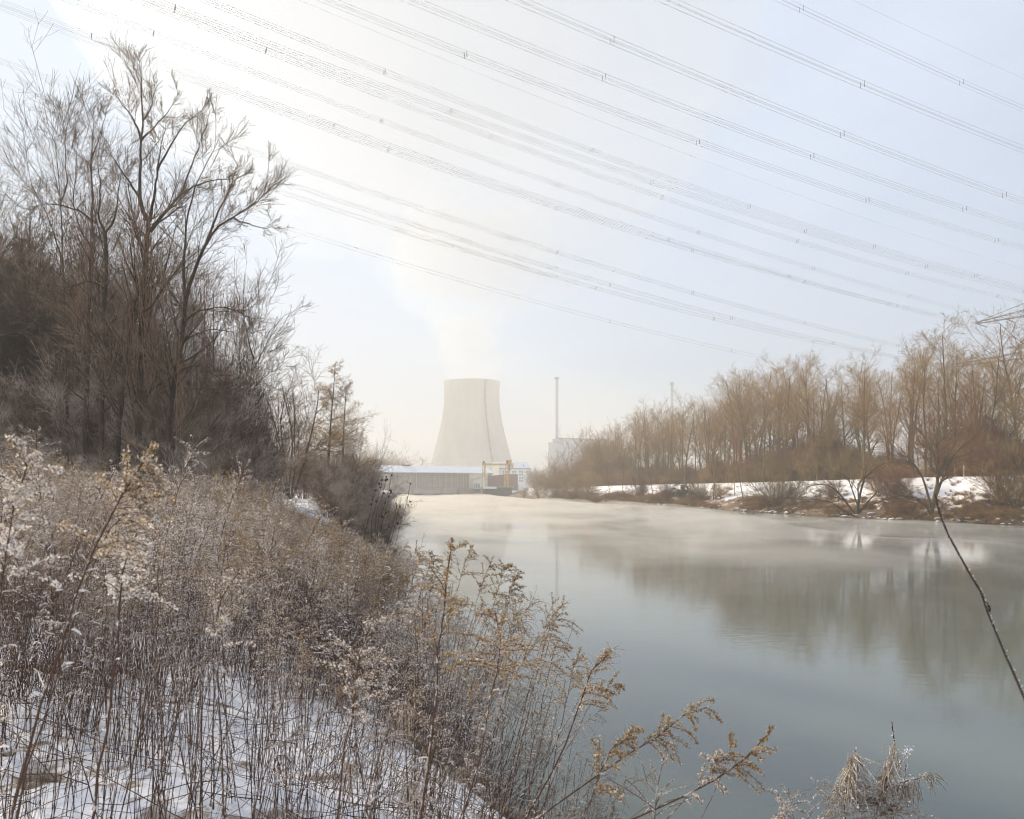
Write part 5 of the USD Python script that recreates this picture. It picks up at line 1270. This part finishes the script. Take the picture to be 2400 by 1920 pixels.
hero('pale frosted stem with a drooping plume in the lower middle of the stand', [(520, 1900), (522, 1760), (510, 1600), (505, 1480), (520, 1390), (560, 1340)], 2.6, 0.0042, 0.26, 18, 0.13, 505, (0.8, 0, 0), 60, 0.0065, 'plume', 20)
hero('dark red stem with a wide frosted plume left of the bottom centre', [(790, 1900), (812, 1720), (826, 1650), (840, 1570), (845, 1510), (870, 1460)], 2.4, 0.0050, 0.28, 20, 0.17, 506, (0.6, 0, 0), 60, 0.0065, 'plume', 18)
hero('tall dark red stem with arching frosted side sprays at the bottom centre', [(990, 1900), (1010, 1740), (1024, 1600), (1030, 1480), (1042, 1410), (1050, 1330), (1060, 1260)], 2.3, 0.0055, 0.42, 26, 0.19, 507, (0.4, 0, 0), 60, 0.0065, 'plume_brown', 26)
hero('slim dark stem with a brown plume right of the bottom centre', [(1084, 1915), (1120, 1790), (1150, 1630), (1165, 1550), (1170, 1480), (1160, 1430)], 2.6, 0.0045, 0.24, 18, 0.14, 508, (0.3, 0, 0), 60, 0.0065, 'plume_brown', 22)
hero('long stalk arching right over the water with a golden comb-like plume', [(1235, 1915), (1300, 1800), (1340, 1705), (1372, 1610), (1395, 1560), (1425, 1535)], 2.9, 0.0050, 0.22, 16, 0.12, 509, (1, 0, -0.2), 90, 0.006, 'plume_brown', 16)
hero('small second plume just below the golden comb-like plume', [(1362, 1690), (1390, 1640), (1415, 1612), (1448, 1602)], 2.95, 0.0024, 0.12, 9, 0.08, 510, (1, 0, -0.3), 80, 0.0055, 'plume_brown', 0)
hero('long low stalk leaning far right with the broad drooping plume before the open water', [(1265, 1915), (1395, 1825), (1490, 1760), (1560, 1712), (1610, 1675), (1665, 1655)], 2.8, 0.0048, 0.26, 20, 0.12, 511, (0.6, 0, -0.4), 90, 0.006, 'plume_brown', 14, curl=1.4)
hero('lowest stalk at the bottom edge reaching right, its plume the farthest out over the water', [(1490, 1912), (1575, 1882), (1655, 1840), (1725, 1802), (1765, 1760), (1805, 1715)], 2.5, 0.0050, 0.18, 13, 0.10, 512, (0.7, 0, 0), 80, 0.006, 'plume_brown', 14)
hero('upright bushy plume halfway along the lowest stalk', [(1620, 1860), (1650, 1835), (1672, 1805), (1682, 1770)], 2.5, 0.0028, 0.16, 14, 0.09, 513, (0.3, 0, -0.3), 80, 0.006, 'plume', 4)
hero('fluffy pale brown plume on a short stalk above the bottom edge', [(1365, 1915), (1410, 1805), (1436, 1755), (1460, 1735), (1482, 1722)], 2.4, 0.0036, 0.20, 14, 0.10, 514, (1, 0, -0.4), 80, 0.0065, 'plume_brown', 12)
hero('thin white-frosted branching stem between the two low leaning stalks', [(1534, 1915), (1540, 1830), (1552, 1775), (1562, 1745)], 2.5, 0.0026, 0.22, 12, 0.16, 515, (0.4, 0, 0), 26, 0.004, 'plume', 8, curl=0.3)
hero('two-plumed brown spray above the lowest stalk', [(1690, 1820), (1708, 1780), (1702, 1745), (1722, 1718)], 2.55, 0.0018, 0.10, 9, 0.07, 516, (0.8, 0, -0.3), 80, 0.0055, 'plume_brown', 0)
hero('short frosted spike at the bottom edge left of the grass-draped bramble', [(1838, 1916), (1832, 1890), (1826, 1865), (1822, 1852)], 2.6, 0.0022, 0.10, 12, 0.04, 517, (0, 0, 0.4), 40, 0.006, 'plume', 0)
hero('thin frosted twig with beaded side shoots at the bottom edge left of the bramble', [(1860, 1918), (1856, 1885), (1850, 1860), (1848, 1848)], 2.6, 0.0022, 0.14, 12, 0.08, 518, (1, 0, 0.1), 36, 0.005, 'plume', 0)
for k, (px, py, d, lab) in enumerate(((905, 1276, 9.5, 'leftmost golden plume on the stand edge against the misty water'), (940, 1282, 9, 'second golden plume on the stand edge against the misty water'), (988, 1292, 8.5, 'plume on a straight stalk at the stand edge below the cooling tower'), (1012, 1300, 8, 'feathery plume next to the straight edge stalk'), (1098, 1280, 7.5, 'highest plume of the stand edge against the water'), (1142, 1316, 7.0, 'broad golden plume crowning the right end of the stand'), (1182, 1318, 7.0, 'outermost golden plume of the crowning pair'), (1205, 1340, 6.8, 'comb-like plume bent right just under the crowning pair'), (1215, 1390, 6.5, 'lower comb-like plume bent right at the stand edge'), (1288, 1412, 6.2, 'isolated plume standing out right of the stand edge'), (1225, 1425, 6.0, 'dense brown plume under the lower comb-like one'), (1302, 1492, 5.4, 'drooping plume right of the stand halfway down'), (1345, 1538, 5.0, 'pale open plume left of the golden comb-like plume'), (1280, 1470, 5.6, 'small plume left of the drooping one'))):
    b = np.array([px - 70 - k * 2, py + 1.5 * F / d])
    hero(lab, [(px - 60, py + 0.75 * F / d), (px - 32, py + 0.42 * F / d), (px - 10, py + 0.16 * F / d), (px, py + 0.05 * F / d), (px + 10, py)], d, 0.0042, 0.34, 20, 0.18, 530 + k, (1, 0, -0.1), 44, 0.0085, 'plume_brown', 18)
hero('long bare whip rising alone right of the isolated plume', [(1290, 1640), (1312, 1560), (1332, 1500), (1346, 1452)], 5.0, 0.0030, 0.05, 3, 0.03, 560, (1, 0, 0), 3, 0.003, 'plume', 5)
hero('thin bare whip leaning right above the stand edge near the misty water', [(965, 1340), (978, 1300), (990, 1268), (994, 1250)], 9.0, 0.004, 0.05, 3, 0.03, 561, (1, 0, 0), 3, 0.003, 'plume', 5)

# dark seed heads on tall stems left of the power station
g = np.random.default_rng(91)
o = W(890, 1300, 13.0); o[2] = left_z(o[0], o[1])
t = thing('seedhead_stems', 'tall thin stems dotted with dark round seed heads left of the power station', 'dead plant', o)
P, tips = [], []
for px, py in ((895, 1125), (905, 1118), (918, 1114), (930, 1185), (940, 1168), (962, 1134), (880, 1150), (890, 1210), (915, 1150)):
    q = np.array([o, W(px - 25, py + 100, 13 + g.normal() * .3), W(px - 8, py + 40, 13.0 + g.normal() * .3), W(px, py, 13.0 + g.normal() * .3)]) - o
    pp = smooth_path(q, 10); P.append(pp); tips.append(pp[-1]); tips += [pp[-2] + g.normal(size=3) * 0.04, pp[-3] + g.normal(size=3) * 0.05, pp[-2] + g.normal(size=3) * 0.06]
part(t, 'stems', MB().tubes(P, np.repeat(np.linspace(0.005, 0.0025, 10)[None], len(P), 0), 4).mesh(), M['dim_twig'])
for c in tips:
    s_ = trimesh.creation.icosphere(1, 0.016)
    part(t, 'seed_head', (s_.vertices * g.uniform(0.7, 1.2) + c, s_.faces), M['dark_bark'])

# the long frost-edged twig at the right
tw = [(2190, 1160, 1.75), (2212, 1230, 1.74), (2243, 1297, 1.72), (2283, 1360, 1.70), (2305, 1412, 1.69), (2332, 1478, 1.68), (2357, 1540, 1.66), (2383, 1592, 1.65), (2400, 1638, 1.64), (2470, 1800, 1.60), (2540, 1990, 1.56)]
q = np.array([W(*a) for a in tw])
gz = np.array([q[-1][0] + 0.1, q[-1][1] - 0.1, left_z(q[-1][0] + 0.1, q[-1][1] - 0.1)])
q = np.vstack([q, gz])
o = gz
t = thing('long_bare_twig', 'long dark twig with a frosted upper edge slanting across the right of the picture', 'twig', o)
pp = smooth_path(q[::-1] - o, 40)
pp[1:] += g.normal(size=(39, 3)) * 0.0012
part(t, 'stem', MB().tubes(pp[None], np.linspace(0.0042, 0.0016, 40)[None] * (1 + 0.18 * g.random((1, 40))), 8).mesh(), M['dark_bark'], True)
for k in (10, 14, 19, 23, 28, 33):
    d_ = pp[k + 1] - pp[k]; d_ /= np.linalg.norm(d_)
    b = pp[k] + np.array([0.004, 0, 0.001]) * (1 if k % 2 else -1)
    part(t, 'bud', MB().tube([b, b + d_ * 0.009 + np.array([0.002, 0, 0]) * (1 if k % 2 else -1), b + d_ * 0.02], [0.002, 0.003, 0.0006], 6).mesh(), M['dark_bark'], True)
fr = MB()
n = 420
u = g.uniform(12, 38.9, n); i = u.astype(int)
c = pp[i] + (pp[i + 1] - pp[i]) * (u - i)[:, None] + np.c_[np.full(n, 0.0022), np.zeros(n), np.full(n, 0.002)] + g.normal(size=(n, 3)) * 0.0009
e = g.normal(size=(n, 3, 3)) * 0.0013
fr.add((c[:, None] + e).reshape(-1, 3), np.arange(n * 3).reshape(-1, 3))
M['frost'] = mat('hoar_frost', (0.80, 0.81, 0.85), (0.72, 0.73, 0.77), 30.0, 0.8)
part(t, 'frost', fr.mesh(), M['frost'])

# bramble draped with dry frosted grass at the bottom right
o = np.array([1.75, 4.3, 0]); o[2] = left_z(o[0], o[1])
D = 4.4
t = thing('grass_draped_bramble', 'bramble draped with dry frosted grass rising from the bottom edge at the right', 'dead plant', o)
cn = []
for pts, r in (([(2090, 1693), (2102, 1740), (2098, 1770), (2082, 1810), (2066, 1850), (2050, 1915)], 0.0055), ([(2005, 1758), (1992, 1785), (1985, 1810), (1972, 1850), (1985, 1915)], 0.0050), ([(2175, 1815), (2140, 1828), (2100, 1836), (2066, 1850)], 0.004), ([(2128, 1752), (2112, 1785), (2098, 1800)], 0.003), ([(2124, 1790), (2127, 1830), (2115, 1870), (2090, 1910)], 0.0035), ([(2140, 1900), (2160, 1915), (2170, 1940)], 0.003)):
    q = np.array([W(a, b, D + g.normal() * 0.05) for a, b in pts])
    if pts[-1][1] > 1900: q = np.vstack([q, [q[-1][0] - 0.05, D, left_z(q[-1][0] - 0.05, D)]])
    pp = smooth_path(q - o, 16)
    cn.append(pp)
    part(t, 'cane', MB().tubes(pp[None], np.linspace(r * 0.6, r * 1.3, 16)[None], 6).mesh(), M['rod_stem'], True)
P, R = [], []
def blade(a, b, mid):
    q = np.linspace(0, 1, 6)[:, None]
    A, B_, C = (W(v[0], v[1], D + dz_) for v, dz_ in zip((a, mid, b), g.normal(size=3) * np.array([0.02, 0.06, 0.09])))
    P.append(A * (1 - q) ** 2 + 2 * B_ * q * (1 - q) + C * q ** 2 - o); R.append(np.array([0.0014, 0.002, 0.0021, 0.0018, 0.0013, 0.0005]) * g.uniform(0.5, 1.15))
J = lambda k_: g.normal() * k_
for _ in range(200):                                # tan fan hanging from the left cane
    q = g.random() ** 1.4; a_ = (2003 - 26 * q + J(5), 1765 + 85 * q + J(4)); dx = J(20) + 14 * (1 - q) + 3; dy = g.uniform(25, 125) * (1 - 0.4 * q)
    blade(a_, (a_[0] + dx + J(6), a_[1] + dy), (a_[0] + dx * g.uniform(0.1, 1.1) + J(8), a_[1] + dy * g.uniform(0.2, 0.6)))
for _ in range(120):                                # loose loops round the tall cane
    q = g.random() ** 0.8; a_ = (2096 - 30 * q + J(4), 1735 + 130 * q + J(5)); dx = J(24) + 6; dy = g.uniform(12, 95)
    blade(a_, (a_[0] + dx + J(8), a_[1] + dy), (a_[0] + dx * g.uniform(-0.4, 1.3) + J(10), a_[1] + dy * g.uniform(-0.1, 0.7)))
for _ in range(24):                                 # tuft at the end of the side shoot
    a_ = (2168 + J(8), 1816 + J(3)); dx = g.uniform(-6, 40); dy = g.uniform(10, 58)
    blade(a_, (a_[0] + dx, a_[1] + dy), (a_[0] + dx * 0.6 + J(6), a_[1] + dy * g.uniform(0.1, 0.5)))
for _ in range(30):
    a_ = (2130 + J(10), 1834 + J(4)); blade(a_, (a_[0] + J(12), a_[1] + g.uniform(20, 75)), (a_[0] + J(12), a_[1] + 20))
for _ in range(300):                                # tangle at the foot
    a_ = (1925 + 200 * g.random() + J(10), 1835 + g.uniform(0, 80)); dx = J(42); dy = g.uniform(-25, 55)
    blade(a_, (a_[0] + dx, a_[1] + dy), (a_[0] + dx * 0.5 + J(18), a_[1] - 10 + J(16)))
lv = MB()
for _ in range(16):
    c = W(2060 + g.normal() * 22, 1868 + g.normal() * 26, D) - o; q = g.normal(size=(4, 3)) * 0.018
    lv.add(c + q, [[0, 1, 2], [1, 2, 3]])
part(t, 'dark_leaves', lv.mesh(), M['leaf'], kind='stuff')
M['dry_grass'] = island_mat('dry_frosted_grass', [(0, (0.22, 0.14, 0.07)), (0.35, (0.40, 0.28, 0.17)), (0.5, (0.50, 0.40, 0.28)), (0.6, (0.74, 0.70, 0.66)), (1, (0.82, 0.82, 0.84))])
bl = part(t, 'grass_blades', MB().tubes(P, R, 3).mesh(), M['dry_grass'], kind='stuff')
fr = MB(); n = 1500
ci = g.integers(0, len(cn), n); u = g.uniform(0, 14.9, n); i = u.astype(int)
cnp = np.array(cn)
c = cnp[ci, i] + (cnp[ci, i + 1] - cnp[ci, i]) * (u - i)[:, None] + g.normal(size=(n, 3)) * 0.006
c2 = np.array(P)[g.integers(0, len(P), 1200), g.integers(2, 6, 1200)] + g.normal(size=(1200, 3)) * 0.003
c = np.vstack([c[:900], c2[:500]])
fr.add((c[:, None] + g.normal(size=(len(c), 3, 3)) * 0.0042).reshape(-1, 3), np.arange(len(c) * 3).reshape(-1, 3))
part(t, 'frost', fr.mesh(), M['frost'])

# wilted straw-coloured leaves hanging in the bottom middle
for px, py, lab in ((968, 1835, 'drooping straw-coloured wilted leaf tuft at the bottom centre'), (820, 1790, 'pale straw-coloured wilted leaf standing at the bottom left of the centre'), (945, 1650, 'frosted drooping grass tuft in the middle of the stand')):
    o = W(px, py, 3.0); P, R = [], []
    for _ in range(26):
        s_ = np.linspace(0, 1, 6); L = g.uniform(0.05, 0.15)
        P.append(np.c_[g.normal() * 0.025 * np.sin(s_ * 2), g.normal() * 0.02 * s_, 0.02 * np.sin(s_ * 3) - L * s_ ** 1.4] ); R.append(np.array([0.0007, 0.0013, 0.0015, 0.0012, 0.0009, 0.0005]))
    t = thing('wilted_leaf_tuft', lab, 'dead plant', o)
    gz = left_z(o[0], o[1]) - o[2]
    part(t, 'stem', MB().tubes(smooth_path([(0.03, 0.02, gz - 0.02), (0.02, 0.01, gz * 0.5), (0, 0, 0.0)], 8)[None], np.linspace(0.004, 0.002, 8)[None], 5).mesh(), M['rod_stem'])
    part(t, 'leaves', MB().tubes(P, R, 4).mesh(), M['dry_grass'])
# ------------------------------------------------------------------ steam plume, mist, haze
def blobs(seed, spheres, disp):
    r_ = np.random.default_rng(seed)
    parts_ = []
    for c, r in spheres:
        s_ = trimesh.creation.icosphere(3, 1.0)
        v = s_.vertices
        n = meshkit.fbm(v * 1.7 + r_.random(3) * 40, 3, seed) - 0.5
        v = v * (1 + disp * n)[:, None] * r + np.asarray(c)
        parts_.append(m3.Manifold(m3.Mesh(v.astype(np.float32), s_.faces.astype(np.uint32))))
    return m3.Manifold.batch_boolean(parts_, m3.OpType.Add)
sp = []
r_ = np.random.default_rng(11)
def plume_at(t):
    px = np.interp(t, [0, .08, .2, .35, .55, .8, 1.0], [1106, 1106, 1104, 1102, 1110, 1080, 1040])
    py = np.interp(t, [0, .08, .2, .35, .55, .8, 1.0], [890, 850, 760, 640, 400, 60, -250])
    d = np.interp(t, [0, .2, .5, 1.0], [TD, TD - 10, TD - 60, TD - 260])
    w = np.interp(t, [0, .05, .12, .3, .55, .8, 1.0], [54, 60, 66, 110, 330, 560, 760])     # half-width in picture pixels
    return px, py, d, w
sp_mid = []
sp_low = [((TX + 14 * math.cos(a), TD + 14 * math.sin(a), 168.0), 27.0) for a in np.arange(6) * math.pi / 3]
for t in np.linspace(0.0, 1.0, 60):
    px, py, d, w = plume_at(t)
    n = 2 if t < 0.2 else 3 if t < 0.5 else 5
    for k in range(n):
        ox_ = (r_.random() * 2 - 1) * w * 0.55
        rr = w * (0.5 + 0.25 * r_.random()) * d / F
        c = W(px + ox_, py + (r_.random() - 0.5) * w * 0.4, d + (r_.random() - 0.5) * rr)
        c[2] = max(c[2], 166 + rr * 0.35)
        (sp_low if t < 0.17 else sp_mid if t < 0.40 else sp).append((c, rr))
pl, pl_low, pl_mid = (blobs(k, q, 0.8).trim_by_plane((0, 0, 1), 164.5) for k, q in ((4, sp), (6, sp_low), (8, sp_mid)))
M['steam'] = K(stage, '/World/Looks/steam', {'v': ('principled_volume', {'color': (0.96, 0.98, 1.0), 'density': 0.0013, 'anisotropy': 0.28})}, [], volume='v.volume')
M['steam_low'] = K(stage, '/World/Looks/steam_low', {'v': ('principled_volume', {'color': (0.965, 0.98, 0.99), 'density': 0.0046, 'anisotropy': 0.4})}, [], volume='v.volume')
pt_ = UsdGeom.Xform.Define(stage, '/World/steam_plume')
tag(pt_, 'broad white steam plume rising from the cooling tower and spreading over the sky', 'steam', None, 'stuff')
M['steam_mid'] = K(stage, '/World/Looks/steam_mid', {'v': ('principled_volume', {'color': (0.965, 0.98, 0.99), 'density': 0.0022, 'anisotropy': 0.4})}, [], volume='v.volume')
part(pt_, 'column', pl_low, M['steam_low'])
part(pt_, 'billow', pl_mid, M['steam_mid'])
part(pt_, 'cloud', pl, M['steam'])

xs_, ysm = np.linspace(-1, 1, 90), np.concatenate([np.arange(26, 140, 1.2), np.arange(140, 300, 3.0), np.arange(300, 496, 12.0)])
def mist_xy(u, w):
    a, b = lx(w) + 0.3, rx(w) - 0.3
    return (a + b) / 2 + (b - a) / 2 * u
def mist_top(u, w):
    x = mist_xy(u, w)
    p = np.stack([x * 0.085, w * 0.05, 0 * x], -1)
    n = np.clip((meshkit.fbm(p, 5, 17) - 0.40) * 3.2, 0, 1)
    return x, w, 0.06 + np.interp(w, [26, 50, 80, 120, 220, 480], [0.0, 0.03, 0.10, 0.22, 0.42, 0.6]) * np.clip((1 - u) * 2.5, 0.15, 1) + n * np.interp(w, [26, 50, 95, 140, 480], [0.0, 0.3, 1.1, 1.5, 1.2]) * np.clip((1 - u) * 2.2 - 0.25, 0, 1) * np.clip((1 + u) * 6, 0, 1)
v1, f1 = grid(mist_top, xs_, ysm)
v0 = v1.copy(); v0[:, 2] = 0.03
nu, nv = len(xs_), len(ysm)
ring = list(range(0, nv)) + [i * nv + nv - 1 for i in range(1, nu)] + [(nu - 1) * nv + j for j in range(nv - 2, -1, -1)] + [i * nv for i in range(nu - 2, 0, -1)]
side = []
for a, b in zip(ring, ring[1:] + ring[:1]):
    side += [[a, b, b + len(v1)], [a, b + len(v1), a + len(v1)]]
M['mist'] = K(stage, '/World/Looks/mist', {
    'g': ('geometry', {}), 'mp': ('mapping', {'scale': (0.10, 0.055, 0.5)}), 'n': ('noise_texture', {'scale': 1.0, 'detail': 4.0, 'roughness': 0.6, 'distortion': 0.8}),
    'k': ('map_range', {'from_min': 0.40, 'from_max': 0.68, 'to_min': 0.006, 'to_max': 0.085, 'clamp': True}),
    'v': ('principled_volume', {'color': (0.99, 0.96, 0.93), 'anisotropy': 0.45})},
    [('g.position', 'mp.vector'), ('mp.vector', 'n.vector'), ('n.fac', 'k.value'), ('k.result', 'v.density')], volume='v.volume')
solo('river_mist', (np.vstack([v1, v0]), np.vstack([f1, f1[:, ::-1] + len(v1), np.array(side)[:, ::-1]])), M['mist'], False, 'low steam drifting over the river surface', kind='stuff')
M['haze'] = K(stage, '/World/Looks/haze', {'v': ('principled_volume', {'color': (0.98, 0.97, 0.95), 'density': 0.00078, 'anisotropy': 0.2})}, [], volume='v.volume')
solo('haze', MB().box(-2700, 2700, -500, 2750, -4.5, 163.6).mesh(), M['haze'], False, 'pale winter haze over the river', kind='stuff')
